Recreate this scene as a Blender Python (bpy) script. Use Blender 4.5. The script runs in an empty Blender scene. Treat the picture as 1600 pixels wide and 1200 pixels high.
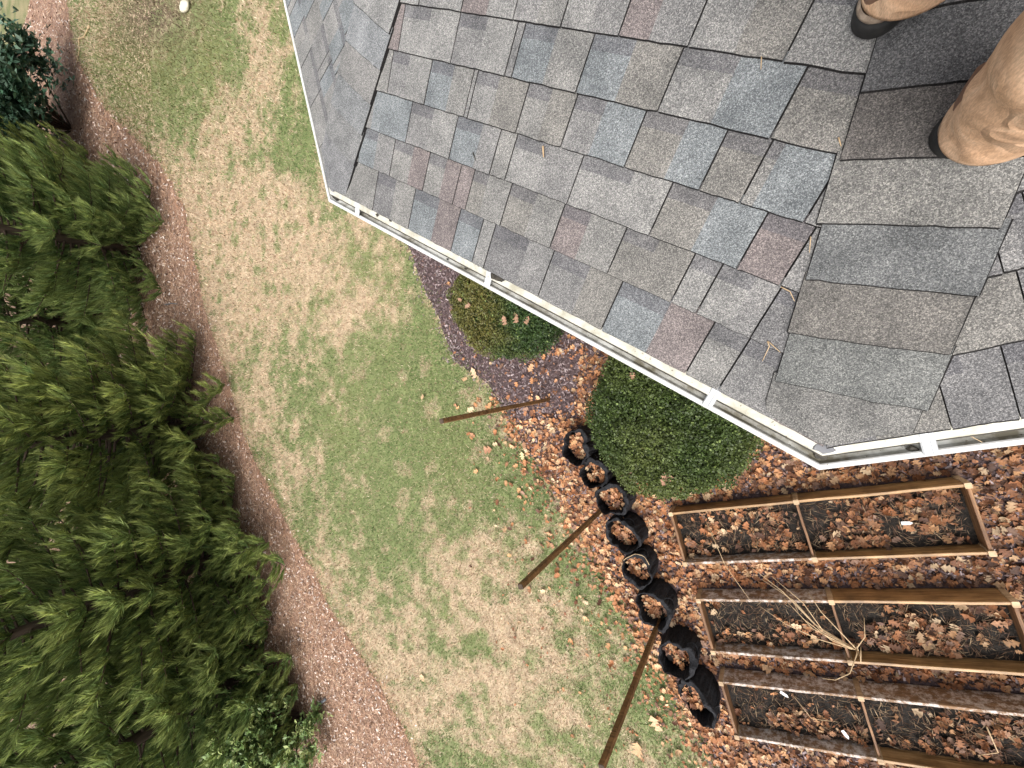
import bpy, math, random
import numpy as np
from mathutils import Matrix, Vector
rng = np.random.default_rng(7)
random.seed(7)
sc = bpy.context.scene
# ---------------------------------------------------------------- camera
FPX, NX, NY, CAMZ = 638.5, 1191.5, 558.0, 5.0       # focal length in px, nadir pixel (where verticals meet), eye height
_d = np.array([(NX - 800) / FPX, -(NY - 600) / FPX, -1.0]); _d /= np.linalg.norm(_d)
_Z = -_d; _R = np.array([1.0, 0, 0]); _X = _R - _Z * (_R @ _Z); _X /= np.linalg.norm(_X); _Y = np.cross(_Z, _X)
CM = np.array([_X, _Y, _Z])
EYE = np.array([0, 0, CAMZ])
cam_d = bpy.data.cameras.new('camera'); cam = bpy.data.objects.new('camera', cam_d); sc.collection.objects.link(cam)
cam_d.sensor_fit = 'HORIZONTAL'; cam_d.sensor_width = 36; cam_d.lens = FPX / 1600 * 36
cam_d.clip_start = 0.02; cam_d.clip_end = 1500
cam.matrix_world = Matrix.Translation(EYE) @ Matrix(CM.tolist()).to_4x4()
sc.camera = cam
# ---------------------------------------------------------------- sky, sun, exposure
SUN_EL, SUN_AZ = math.radians(60), math.radians(295)   # azimuth measured from +X towards +Y
w = bpy.data.worlds.new('World'); sc.world = w; w.use_nodes = True
nt = w.node_tree; bg = nt.nodes['Background']
sky = nt.nodes.new('ShaderNodeTexSky'); sky.sky_type = 'NISHITA'; sky.sun_disc = False
sky.sun_elevation = SUN_EL; sky.sun_rotation = math.pi / 2 - SUN_AZ
sky.air_density = 1.0; sky.dust_density = 6.0; sky.ozone_density = 1.0
hs = nt.nodes.new('ShaderNodeHueSaturation'); hs.inputs['Saturation'].default_value = 0.22
nt.links.new(sky.outputs[0], hs.inputs['Color']); nt.links.new(hs.outputs[0], bg.inputs[0]); bg.inputs[1].default_value = 0.15
sd = bpy.data.lights.new('sun', 'SUN'); sd.energy = 1.3; sd.angle = math.radians(45); sd.color = (1, .96, .9)
sun = bpy.data.objects.new('sun', sd); sc.collection.objects.link(sun)
sdir = Vector((math.cos(SUN_EL) * math.cos(SUN_AZ), math.cos(SUN_EL) * math.sin(SUN_AZ), math.sin(SUN_EL)))
sun.rotation_euler = sdir.to_track_quat('Z', 'Y').to_euler(); sun.location = (0, 0, 30)
sc.view_settings.view_transform = 'Standard'; sc.view_settings.look = 'None'; sc.view_settings.gamma = 1
sc.view_settings.exposure = 0.84

# ---------------------------------------------------------------- helpers
def ray(px, py):
    return CM @ np.array([(px - 800) / FPX, -(py - 600) / FPX, -1.0])
def G(px, py, z=0.0):
    r = ray(px, py); return EYE + r * ((z - CAMZ) / r[2])
def topx(P):                                        # world points (n,3) -> pixels (n,2)
    c = (np.asarray(P) - EYE) @ CM
    zz = np.minimum(c[:, 2], -1e-3)
    return np.stack([800 + FPX * c[:, 0] / -zz, 600 - FPX * c[:, 1] / -zz], 1)
def link(o, parent=None):
    sc.collection.objects.link(o)
    if parent is not None: o.parent = parent
    return o
def tag(o, label=None, cat=None, group=None, kind=None):
    if label: o['label'] = label
    if cat: o['category'] = cat
    if group: o['group'] = group
    if kind: o['kind'] = kind
    return o
def thing(name, loc=(0, 0, 0), label=None, cat=None, group=None):
    o = bpy.data.objects.new(name, None); o.empty_display_size = .1; o.location = loc; link(o)
    return tag(o, label, cat, group)
def mesh(name, V, F, mat=None, parent=None, col=None, smooth=False, origin=None):
    """V (n,3) world coordinates (or parent's), F list / array of faces, col per-vertex colour"""
    V = np.asarray(V, dtype=np.float64)
    loc = np.zeros(3)
    if origin is not None: loc = np.asarray(origin, float)
    if parent is not None and origin is None: loc = np.array(wloc(parent))
    V = V - loc
    me = bpy.data.meshes.new(name)
    if isinstance(F, np.ndarray):
        k = F.shape[1]; n = len(F)
        me.vertices.add(len(V)); me.vertices.foreach_set('co', V.ravel().astype(np.float32))
        me.loops.add(n * k); me.loops.foreach_set('vertex_index', F.ravel().astype(np.int32))
        me.polygons.add(n); me.polygons.foreach_set('loop_start', np.arange(0, n * k, k, dtype=np.int32))
        me.update(calc_edges=True)
    else:
        me.from_pydata(V.tolist(), [], F); me.update()
    if col is not None:
        a = me.attributes.new('Col', 'FLOAT_COLOR', 'POINT')
        c = np.ones((len(V), 4), np.float32); c[:, :3] = col
        a.data.foreach_set('color', c.ravel())
    if smooth:
        me.polygons.foreach_set('use_smooth', np.ones(len(me.polygons), bool))
    if mat: me.materials.append(mat)
    o = bpy.data.objects.new(name, me); link(o, parent)
    pl = np.array(wloc(parent)) if parent is not None else np.zeros(3)
    o.location = loc - pl
    return o
def wloc(o):
    p = np.array(o.location)
    while o.parent is not None:
        o = o.parent; p = p + np.array(o.location)
    return p
def unit(v):
    v = np.asarray(v, float); return v / np.linalg.norm(v)
BOXF = [(0, 3, 2, 1), (4, 5, 6, 7), (0, 1, 5, 4), (1, 2, 6, 5), (2, 3, 7, 6), (3, 0, 4, 7)]
def beam(name, a, b, wid, hei, mat, parent=None, up=(0, 0, 1), bev=0.0):
    """box from a to b (centre line), width across, height along up; bevelled ends via a second inset ring"""
    a, b = np.array(a, float), np.array(b, float); d = unit(b - a); up = np.array(up, float)
    s = unit(np.cross(d, up)); u = np.cross(s, d); bv = bev or min(wid, hei) * .12
    V = []; F = []
    sec = [(-1, -1), (1, -1), (1, 1), (-1, 1)]
    ring = []
    for (x, y) in sec:                               # chamfered section, 8 points
        if x * y > 0: q = [(x * wid / 2, y * (hei / 2 - bv)), (x * (wid / 2 - bv), y * hei / 2)]
        else: q = [(x * (wid / 2 - bv), y * hei / 2), (x * wid / 2, y * (hei / 2 - bv))]
        ring += q
    ring = sorted(ring, key=lambda p: math.atan2(p[1], p[0]))
    nseg = 5
    for k in range(nseg + 1):
        c = a + (b - a) * k / nseg
        wob = rng.normal(0, .0012, 2)
        for (x, y) in ring: V.append(c + s * (x + wob[0]) + u * (y + wob[1]))
    n = 8
    for k in range(nseg):
        for i in range(n):
            j = (i + 1) % n; F.append((k * n + i, k * n + j, (k + 1) * n + j, (k + 1) * n + i))
    F.append(tuple(reversed(range(n)))); F.append(tuple(range(nseg * n, nseg * n + n)))
    return mesh(name, V, F, mat, parent)
def tube(pts, radii, n=8, cap=True):
    pts = [np.array(p, float) for p in pts]; V = []; F = []
    for k, p in enumerate(pts):
        d = unit(pts[min(k + 1, len(pts) - 1)] - pts[max(k - 1, 0)])
        ref = np.array([0, 0, 1.]) if abs(d[2]) < .9 else np.array([1., 0, 0])
        s = unit(np.cross(d, ref)); u = np.cross(s, d)
        for i in range(n):
            t = 2 * math.pi * i / n; V.append(p + (s * math.cos(t) + u * math.sin(t)) * radii[k])
    for k in range(len(pts) - 1):
        for i in range(n):
            j = (i + 1) % n; F.append((k * n + i, k * n + j, (k + 1) * n + j, (k + 1) * n + i))
    if cap: F.append(tuple(reversed(range(n)))); F.append(tuple(range((len(pts) - 1) * n, len(pts) * n)))
    return V, F
def vnoise(x, y, seed=0):
    xi = np.floor(x).astype(np.int64); yi = np.floor(y).astype(np.int64); fx = x - xi; fy = y - yi
    fx = fx * fx * (3 - 2 * fx); fy = fy * fy * (3 - 2 * fy)
    def h(a, b):
        v = (a * 374761393 + b * 668265263 + seed * 1274126177) & 0xffffffff
        v = ((v ^ (v >> 13)) * 1274126177) & 0xffffffff
        return ((v ^ (v >> 16)) & 0xffff) / 65535.0
    return (h(xi, yi) * (1 - fx) + h(xi + 1, yi) * fx) * (1 - fy) + (h(xi, yi + 1) * (1 - fx) + h(xi + 1, yi + 1) * fx) * fy
def fbm(x, y, seed=0, oct=4):
    s = 0; a = .5
    for o in range(oct): s = s + a * vnoise(x * 2 ** o, y * 2 ** o, seed + o); a /= 2
    return s / (1 - .5 ** oct)
def inpoly(P, poly):
    x, y = P[:, 0], P[:, 1]; c = np.zeros(len(P), bool); n = len(poly)
    for i in range(n):
        x1, y1 = poly[i][:2]; x2, y2 = poly[(i + 1) % n][:2]
        m = ((y1 > y) != (y2 > y)); c ^= m & (x < (x2 - x1) * (y - y1) / ((y2 - y1) if y2 != y1 else 1e-9) + x1)
    return c

# ---------------------------------------------------------------- materials
def newmat(name, rough=.8, spec=.3):
    m = bpy.data.materials.new(name); m.use_nodes = True; nt = m.node_tree
    b = nt.nodes['Principled BSDF']; b.inputs['Roughness'].default_value = rough
    b.inputs['Specular IOR Level'].default_value = spec
    return m, nt, b
def N(nt, t, **k):
    n = nt.nodes.new('ShaderNode' + t)
    for a, v in k.items(): setattr(n, a, v)
    return n
def ramp(nt, stops, interp='LINEAR'):
    r = N(nt, 'ValToRGB'); r.color_ramp.interpolation = interp
    while len(r.color_ramp.elements) < len(stops): r.color_ramp.elements.new(.5)
    for e, (p, c) in zip(r.color_ramp.elements, stops): e.position = p; e.color = (*c, 1) if len(c) == 3 else c
    return r
def noise(nt, scale, detail=4, rough=.55, vec=None, dist=0):
    n = N(nt, 'TexNoise'); n.inputs['Scale'].default_value = scale; n.inputs['Detail'].default_value = detail
    n.inputs['Roughness'].default_value = rough; n.inputs['Distortion'].default_value = dist
    if vec is not None: nt.links.new(vec, n.inputs['Vector'])
    return n
def pos(nt): return N(nt, 'NewGeometry').outputs['Position']
def mixc(nt, mode, fac, a, b):
    m = N(nt, 'Mix', data_type='RGBA', blend_type=mode); m.clamp_result = False
    for s, v in ((m.inputs['Factor'], fac), (m.inputs['A'], a), (m.inputs['B'], b)):
        if hasattr(v, 'links'): nt.links.new(v, s)
        elif isinstance(v, tuple): s.default_value = (*v, 1)
        else: s.default_value = v
    return m.outputs['Result']
def bump(nt, b, h, strength=.3, dist=.01):
    bn = N(nt, 'Bump'); bn.inputs['Strength'].default_value = strength; bn.inputs['Distance'].default_value = dist
    nt.links.new(h, bn.inputs['Height']); nt.links.new(bn.outputs[0], b.inputs['Normal'])
def mat_noise(name, stops, scale=8, rough=.85, detail=6, bstr=.3, bdist=.01, spec=.3, stretch=None, fine=None):
    m, nt, b = newmat(name, rough, spec); v = pos(nt)
    if stretch:
        mp = N(nt, 'Mapping'); mp.inputs['Scale'].default_value = stretch[:3]
        if len(stretch) > 3: mp.inputs['Rotation'].default_value = (0, 0, stretch[3])
        nt.links.new(v, mp.inputs[0]); v = mp.outputs[0]
    n = noise(nt, scale, detail, .6, v); r = ramp(nt, stops); nt.links.new(n.outputs['Fac'], r.inputs[0])
    c = r.outputs[0]
    if fine:
        n2 = noise(nt, fine, 3, .6, pos(nt)); r2 = ramp(nt, [(.3, (.6,) * 3), (.7, (1.35,) * 3)]); nt.links.new(n2.outputs['Fac'], r2.inputs[0])
        c = mixc(nt, 'MULTIPLY', 1.0, c, r2.outputs[0])
    nt.links.new(c, b.inputs['Base Color'])
    if bstr: bump(nt, b, n.outputs['Fac'], bstr, bdist)
    return m
def mat_col(name, rough=.7, spec=.3, var=.25, scale=30, trans=0.0):
    """colour from the piece's own 'Col', with fine mottling"""
    m, nt, b = newmat(name, rough, spec)
    a = N(nt, 'Attribute', attribute_name='Col'); n = noise(nt, scale, 4, .6, pos(nt))
    r = ramp(nt, [(.3, (1 - var,) * 3), (.7, (1 + var,) * 3)]); nt.links.new(n.outputs['Fac'], r.inputs[0])
    c = mixc(nt, 'MULTIPLY', 1.0, a.outputs['Color'], r.outputs[0])
    nt.links.new(c, b.inputs['Base Color'])
    if trans:
        t = N(nt, 'BsdfTranslucent'); nt.links.new(c, t.inputs[0]); ms = N(nt, 'MixShader'); ms.inputs[0].default_value = trans
        nt.links.new(b.outputs[0], ms.inputs[1]); nt.links.new(t.outputs[0], ms.inputs[2])
        nt.links.new(ms.outputs[0], nt.nodes['Material Output'].inputs['Surface'])
    return m
def mat_shingle():
    m, nt, b = newmat('asphalt_shingle_granules', .93, .15)
    a = N(nt, 'Attribute', attribute_name='Col'); p = pos(nt)
    vo = N(nt, 'TexVoronoi'); vo.inputs['Scale'].default_value = 460; nt.links.new(p, vo.inputs['Vector'])
    sp = N(nt, 'SeparateColor'); nt.links.new(vo.outputs['Color'], sp.inputs[0])
    r = ramp(nt, [(0, (.5,) * 3), (.35, (.76,) * 3), (.6, (.98,) * 3), (.84, (1.32, 1.31, 1.28)), (1, (1.75, 1.73, 1.66))]); nt.links.new(sp.outputs[0], r.inputs[0])
    vo2 = N(nt, 'TexVoronoi'); vo2.inputs['Scale'].default_value = 800; nt.links.new(p, vo2.inputs['Vector'])
    sp2 = N(nt, 'SeparateColor'); nt.links.new(vo2.outputs['Color'], sp2.inputs[0])
    r3 = ramp(nt, [(0, (.7,) * 3), (1, (1.3,) * 3)]); nt.links.new(sp2.outputs[1], r3.inputs[0])
    n = noise(nt, 9, 5, .6, p); r2 = ramp(nt, [(.3, (.74, .745, .75)), (.7, (1.26, 1.25, 1.24))]); nt.links.new(n.outputs['Fac'], r2.inputs[0])
    c = mixc(nt, 'MULTIPLY', 1.0, a.outputs['Color'], r.outputs[0]); c = mixc(nt, 'MULTIPLY', 1.0, c, r2.outputs[0]); c = mixc(nt, 'MULTIPLY', 1.0, c, r3.outputs[0])
    nt.links.new(c, b.inputs['Base Color'])
    bump(nt, b, vo.outputs['Distance'], .5, .002)
    return m
def mat_white(name, base, dirt, dscale, lo, hi, rough=.45):
    m, nt, b = newmat(name, rough, .4); p = pos(nt)
    n = noise(nt, dscale, 6, .65, p); r = ramp(nt, [(lo, base), (hi, dirt)]); nt.links.new(n.outputs['Fac'], r.inputs[0])
    n2 = noise(nt, 140, 2, .5, p); r2 = ramp(nt, [(.68, (1,) * 3), (.74, (.35, .31, .25))]); nt.links.new(n2.outputs['Fac'], r2.inputs[0])
    c = mixc(nt, 'MULTIPLY', 1.0, r.outputs[0], r2.outputs[0]); nt.links.new(c, b.inputs['Base Color'])
    return m
def mat_wood(name, c1, c2, c3, ang, rough=.6, white=None):
    m, nt, b = newmat(name, rough, .35); p = pos(nt)
    mp0 = N(nt, 'Mapping'); mp0.inputs['Rotation'].default_value = (0, 0, -ang); nt.links.new(p, mp0.inputs[0])
    mp = N(nt, 'Mapping'); mp.inputs['Scale'].default_value = (1.2, 22, 22); nt.links.new(mp0.outputs[0], mp.inputs[0])
    n = noise(nt, 2.2, 6, .65, mp.outputs[0], .6); r = ramp(nt, [(.3, c1), (.52, c2), (.75, c3)]); nt.links.new(n.outputs['Fac'], r.inputs[0]); c = r.outputs[0]
    n3 = noise(nt, 5, 4, .6, p); r3 = ramp(nt, [(.35, (.6,) * 3), (.65, (1.15,) * 3)]); nt.links.new(n3.outputs['Fac'], r3.inputs[0])
    c = mixc(nt, 'MULTIPLY', 1.0, c, r3.outputs[0])
    if white:
        n2 = noise(nt, 14, 8, .8, p); r2 = ramp(nt, [(white[0], (0,) * 3), (white[1], (1,) * 3)]); nt.links.new(n2.outputs['Fac'], r2.inputs[0])
        c = mixc(nt, 'MIX', r2.outputs[0], c, white[2])
    nt.links.new(c, b.inputs['Base Color']); bump(nt, b, n.outputs['Fac'], .35, .004)
    return m
M_SH = mat_shingle()
M_DECK = mat_noise('asphalt_underlay', [(.3, (.012, .011, .011)), (.7, (.03, .028, .027))], 40)
M_GUT = mat_white('white_gutter_metal', (.56, .56, .55), (.4, .385, .34), 7, .45, .75)
M_GUTIN = mat_white('gutter_trough_metal', (.66, .66, .62), (.2, .18, .13), 10, .4, .62, .6)
M_DRIP = mat_white('cream_drip_edge_metal', (.5, .485, .425), (.33, .31, .24), 18, .42, .66)
M_HANG = mat_noise('aluminium_hanger', [(.3, (.4, .41, .42)), (.7, (.52, .53, .54))], 20, .35, bstr=0, spec=.5)
M_SEAL = mat_noise('grey_sealant', [(.3, (.13, .13, .14)), (.7, (.24, .24, .25))], 30, .7)
M_GRIME_SHADE = mat_noise('wet_grime_and_gap_shade', [(.3, (.015, .014, .012)), (.7, (.07, .06, .045))], 40, .6)  # grime colour, also used for the painted shade of the gutter gap
M_SIDE = mat_noise('painted_siding', [(.3, (.62, .6, .55)), (.7, (.7, .68, .63))], 3, .6, bstr=0)
M_FASC = mat_noise('white_fascia_paint', [(.3, (.74, .74, .72)), (.7, (.8, .8, .78))], 5, .5, bstr=0)
M_GRASS = mat_col('grass_blades', .75, .2, .15, 5, .25)
M_STRAW = mat_col('pine_straw_needles', .8, .2, .25, 6)
M_CHIP = mat_col('bark_mulch_chips', .8, .25, .3, 60)
M_LEAF = mat_col('dry_oak_leaf', .62, .3, .3, 45, .12)
M_NEEDLE = mat_col('conifer_needles', .55, .3, .2, 1.5, .45)
M_BLEAF = mat_col('broadleaf_foliage', .45, .4, .15, 12, .15)
M_BOX = mat_col('clipped_boxwood_leaves', .5, .35, .2, 9, .12)
M_BARK = mat_noise('conifer_bark', [(.3, (.05, .035, .025)), (.7, (.13, .09, .065))], 14, .9, stretch=(1, 1, .2))
M_SOILB = mat_noise('dark_potting_soil', [(.3, (.008, .007, .006)), (.55, (.022, .018, .015)), (.8, (.06, .045, .035))], 35, .9, bstr=.8, bdist=.02, fine=120)
M_GROUND = mat_noise('far_ground', [(.35, (.11, .13, .05)), (.65, (.24, .2, .11))], 1.2, .9, fine=30)
M_LAWN = mat_noise('lawn_thatch', [(.42, (.12, .15, .05)), (.5, (.3, .26, .15)), (.58, (.52, .39, .27))], 9, .9, bstr=.5, bdist=.02, fine=70)
M_PATH = mat_noise('pine_straw_bed', [(.3, (.15, .085, .06)), (.55, (.29, .18, .13)), (.75, (.42, .29, .22))], 16, .9, bstr=.7, bdist=.02, fine=90)
M_BED = mat_noise('bark_mulch_bed', [(.3, (.035, .024, .025)), (.55, (.09, .06, .06)), (.8, (.19, .13, .12))], 26, .9, bstr=.9, bdist=.03, fine=110)
M_SOIL2 = mat_noise('bare_dirt', [(.3, (.2, .15, .12)), (.7, (.33, .27, .22))], 12, .9, bstr=.5, fine=60)
BEDANG = math.radians(17.2)
M_WOOD = mat_wood('wet_cedar_board', (.12, .057, .022), (.34, .195, .082), (.5, .32, .16), BEDANG, .4)
M_WOODX = mat_wood('wet_cedar_board_end', (.08, .035, .015), (.2, .1, .045), (.34, .19, .09), BEDANG + math.pi / 2)
M_WOODT = mat_wood('sawn_board_edge', (.3, .19, .1), (.46, .32, .19), (.56, .42, .27), BEDANG)
M_WOODW = mat_wood('weathered_board_with_pale_bloom', (.1, .055, .03), (.24, .14, .075), (.36, .23, .13), BEDANG, .7, (.46, .6, (.6, .54, .5)))
M_POST = mat_wood('stained_post', (.06, .027, .009), (.19, .095, .034), (.32, .18, .075), 0.3)
M_POSTT = mat_noise('post_end_grain', [(.3, (.03, .02, .012)), (.7, (.1, .07, .05))], 40)
M_FABRIC = mat_noise('black_felt_fabric', [(.3, (.009, .009, .010)), (.7, (.034, .034, .038))], 60, .9, bstr=.4, bdist=.004, spec=.15)
M_TWIG = mat_noise('dry_stem', [(.3, (.36, .24, .13)), (.7, (.56, .42, .26))], 30, .7)
M_TAG = mat_noise('white_plastic_tag', [(.3, (.78, .78, .78)), (.7, (.84, .84, .83))], 20, .4, bstr=0)
M_STONE = mat_noise('pale_stone', [(.3, (.5, .46, .36)), (.7, (.66, .62, .5))], 20, .8)
M_GREYP = mat_noise('grey_pipe', [(.3, (.12, .13, .14)), (.7, (.2, .21, .22))], 20, .5)
M_BOOT = mat_noise('brown_boot_leather', [(.3, (.10, .05, .03)), (.7, (.2, .11, .07))], 18, .6)
M_WELT = mat_noise('worn_suede_heel', [(.3, (.13, .09, .065)), (.7, (.32, .25, .19))], 60, .9, bstr=.5)
M_SOLE = mat_noise('black_rubber_sole', [(.3, (.008, .008, .008)), (.7, (.022, .021, .02))], 30, .7)
def mat_canvas():
    m, nt, b = newmat('tan_canvas_trousers', .9, .15); p = pos(nt)
    n = noise(nt, 11, 5, .55, p, 1.6); r = ramp(nt, [(.3, (.44, .27, .16)), (.5, (.57, .36, .225)), (.72, (.66, .45, .3))]); nt.links.new(n.outputs['Fac'], r.inputs[0])
    mp = N(nt, 'Mapping'); mp.inputs['Scale'].default_value = (1, 1, .25); nt.links.new(p, mp.inputs[0])
    n2 = noise(nt, 420, 2, .6, mp.outputs[0]); r2 = ramp(nt, [(.35, (.82,) * 3), (.65, (1.14,) * 3)]); nt.links.new(n2.outputs['Fac'], r2.inputs[0])
    nt.links.new(mixc(nt, 'MULTIPLY', 1.0, r.outputs[0], r2.outputs[0]), b.inputs['Base Color'])
    n3 = noise(nt, 9, 1, .4, p, .5); rr = ramp(nt, [(.40, (0,) * 3), (.5, (1,) * 3), (.60, (0,) * 3)]); nt.links.new(n3.outputs['Fac'], rr.inputs[0]); bump(nt, b, rr.outputs[0], .5, .01)
    return m
M_PANTS = mat_canvas()
M_SKIN = mat_noise('skin', [(.3, (.5, .3, .22)), (.7, (.58, .36, .27))], 10, .55, bstr=0)
M_JACK = mat_noise('dark_jacket_cloth', [(.3, (.03, .035, .045)), (.7, (.05, .055, .07))], 20, .85)
M_HAIR = mat_noise('short_brown_hair', [(.3, (.03, .02, .012)), (.7, (.07, .045, .03))], 60, .6)

# ================================================================= SETTING: ground sheets
def sheet(name, poly, z, mat, origin=None):
    poly = [(float(p[0]), float(p[1])) for p in poly]
    V = [(x, y, z) for x, y in poly]
    o = mesh(name, V, [tuple(range(len(V)))], mat); o['kind'] = 'structure'
    n = o.data.polygons[0].normal
    if n.z < 0: o.data.flip_normals()
    return o
def dense(pts, step=.15, amp=.05, seed=3):
    out = []
    for (a, b) in zip(pts[:-1], pts[1:]):
        a = np.array(a[:2]); b = np.array(b[:2]); n = max(1, int(np.linalg.norm(b - a) / step))
        for k in range(n): out.append(a + (b - a) * k / n)
    out.append(np.array(pts[-1][:2])); out = np.array(out)
    out[:, 0] += (fbm(out[:, 0] * 3, out[:, 1] * 3, seed) - .5) * amp * 2; out[:, 1] += (fbm(out[:, 0] * 3 + 9, out[:, 1] * 3, seed + 5) - .5) * amp * 2
    return out
ground = sheet('ground', [(-420, -420), (420, -420), (420, 420), (-420, 420)], 0, M_GROUND)
PATH_R = [G(*p)[:2] for p in [(98, -60), (105, 0), (120, 90), (165, 170), (225, 230), (265, 275), (290, 330), (308, 420), (325, 500), (350, 570), (385, 690), (420, 760), (455, 830), (490, 890), (522, 960), (580, 1050), (622, 1120), (660, 1200), (700, 1290), (748, 1400)]]
LAWN_B = [G(*p)[:2] for p in [(560, 300), (640, 385), (655, 430), (680, 480), (697, 520), (712, 560), (758, 592), (790, 640), (815, 690), (850, 735), (890, 790), (925, 850), (955, 900), (985, 950), (1022, 1010), (1060, 1080), (1100, 1150), (1135, 1215), (1200, 1330), (1300, 1500)]]
pr = dense(PATH_R, .15, .12); lb = dense(LAWN_B, .1, .09)
lawn_poly = np.vstack([pr, lb[::-1], [[-1.5, 6.0]], [[-6, 26]]])
sheet('lawn', lawn_poly, .004, M_LAWN)
path_left = [(-60, -60), (-60, 18.2), (-33.5, 16.3), (-29.2, 14.0)] + [tuple(G(40, 15)[:2] + np.array([.0, 1.5]))]
path_poly = np.vstack([pr, [[-5, -34], [-60, -34]], [[-60, -10]], [[-34, 8]], [[-29.5, 14.4]], [[-27.5, 14.8]], [[-25.5, 16.2]]])
sheet('pine_straw_path', path_poly, .008, M_PATH)
bed_poly = np.vstack([lb, [[3.0, -13.0]], [[9, -9]], [[9, 6]], [[-1.5, 6.0]]])
sheet('garden_bed', bed_poly, .012, M_BED)

# ================================================================= HOUSE
AANG, PITCH = math.radians(-28), .2
D_A = 1.239                                          # distance from eye to the main roof plane (from the 143 mm shingle exposure)
uA = np.array([math.cos(AANG), math.sin(AANG), 0]); nA = np.array([-math.sin(AANG), math.cos(AANG), 0])
upA = unit(nA + np.array([0, 0, PITCH])); NA = np.cross(uA, upA)
def onA(px, py):
    r = ray(px, py); return EYE + r * (-D_A / (r @ NA))
E2 = onA(1290, 692); EZ = E2[2]; LA = 2.229; E1 = E2 - uA * LA
HIPT = math.tan(math.radians(16)); PB = PITCH * math.cos(math.radians(16)) / math.cos(math.radians(29))
def frame(ang, pitch):
    u = np.array([math.cos(ang), math.sin(ang), 0]); n = np.array([-math.sin(ang), math.cos(ang), 0])
    up = unit(n + np.array([0, 0, pitch])); return u, up, np.cross(u, up)
uB, upB, NB = frame(AANG - math.radians(45), PB)
uC, upC, NC = frame(AANG + math.radians(45), PB)
SLA = math.hypot(1, PITCH); SLB = math.hypot(1, PB)
house = thing('house', (-.6, 1.6, 0), 'octagonal corner of house with weathered grey shingle hip roof and white gutter', 'house')
TOP = 2.6                                            # roof built up to this plan distance from the eave
hipR = unit(np.array([*(nA[:2] - uA[:2] * HIPT), PITCH])); hipL = unit(np.array([*(nA[:2] + uA[:2] * HIPT), PITCH]))
def hp(E, h, run): return E + h * (run / (h[:2] @ nA[:2]))
TA, TB2 = hp(E1, hipL, TOP), hp(E2, hipR, TOP)
Bfar = E1 - uB * 6.5; Cfar = E2 + uC * 4.5
nB = np.array([-math.sin(AANG - math.radians(45)), math.cos(AANG - math.radians(45)), 0]); nC = np.array([-math.sin(AANG + math.radians(45)), math.cos(AANG + math.radians(45)), 0])
runB = (TA - E1)[:2] @ nB[:2]; runC = (TB2 - E2)[:2] @ nC[:2]
TBf = Bfar + upB * runB * SLB + 0; TCf = Cfar + upC * runC * SLB
deckV = [E1, E2, TB2, TA, Bfar, TBf, Cfar, TCf]
deck = mesh('roof', [v - np.array([0, 0, .004]) for v in deckV], [(0, 1, 2, 3), (4, 0, 3, 5), (1, 6, 7, 2), (3, 2, 7, 5)], M_DECK, house)

PAL = {'g': (.212, .208, .206), 'l': (.24, .236, .230), 'd': (.168, .165, .167), 'b': (.196, .210, .219), 'r': (.196, .170, .167), 't': (.2, .192, .18), 'w': (.222, .217, .209), 'p': (.12, .118, .128)}
PAL = {k_: tuple(.79 * c_ for c_ in v_) for k_, v_ in PAL.items()}
EDGE = [.0035, .0095]  # outward flare and drop of the blackened cut edge, drawn as the shadow line
def shingle(E, u, up, Nn, s0, s1, t0, t1, cl, cr, split, band, lim, name='shingle', wid=.19):
    """one tab on a roof plane: s along the eave, t up the slope; colours of its left and right half; dark band under the course above"""
    n = 8; gap = .0022 if EDGE[0] < .006 else .0014; th = .0055
    ss = np.linspace(s0 + gap, s1 - gap, n + 1); ss[np.argmin(abs(ss - (s0 + (s1 - s0) * split)))] = s0 + (s1 - s0) * split
    ss = np.sort(ss); V = []; F = []; C = []
    tb = t1 - (t1 - t0) * .27
    lift = rng.uniform(0, .0015)
    jit = rng.normal(0, .0009, n + 1); sl = lambda t: lim(t)
    rows = [(t0, .0105 + lift), (tb, .0065 + lift * .5), (t1 + .02, .0035)]
    def P(s, t, h):
        lo, hi = sl(t); return E + u * min(max(s, lo), hi) + up * t + Nn * h
    def quad(q, c):
        k = len(V); V.extend(q); C.extend([c] * 4); F.append((k, k + 1, k + 2, k + 3))
    for i in range(n):
        mid = (ss[i] + ss[i + 1]) / 2; left = mid < s0 + (s1 - s0) * split
        base = np.array(PAL[cl if left else cr])
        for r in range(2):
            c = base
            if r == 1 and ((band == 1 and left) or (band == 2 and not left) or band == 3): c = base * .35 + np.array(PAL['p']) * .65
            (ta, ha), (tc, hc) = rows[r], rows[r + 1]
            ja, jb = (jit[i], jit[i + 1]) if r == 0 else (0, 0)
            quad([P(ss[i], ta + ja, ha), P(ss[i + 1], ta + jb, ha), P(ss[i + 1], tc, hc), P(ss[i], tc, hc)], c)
        ta, ha = rows[0]
        quad([P(ss[i], ta + jit[i] - EDGE[0], ha - EDGE[1]), P(ss[i + 1], ta + jit[i + 1] - EDGE[0], ha - EDGE[1]), P(ss[i + 1], ta + jit[i + 1], ha), P(ss[i], ta + jit[i], ha)], np.array((.016, .015, .015)))
    for side, k in ((0, 0), (1, n)):
        for r in range(2):
            (ta, ha), (tc, hc) = rows[r], rows[r + 1]
            q = [P(ss[k], ta, ha - th), P(ss[k], ta, ha), P(ss[k], tc, hc), P(ss[k], tc, hc - .003)]
            quad(q if side else q[::-1], np.array((.05, .048, .047)))
    V = np.array(V)
    if np.ptp(V @ u) < .006: return None
    return mesh(name, V, F, M_SH, deck, np.array(C))
def lim_sym(L, side, T):
    pass
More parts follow.
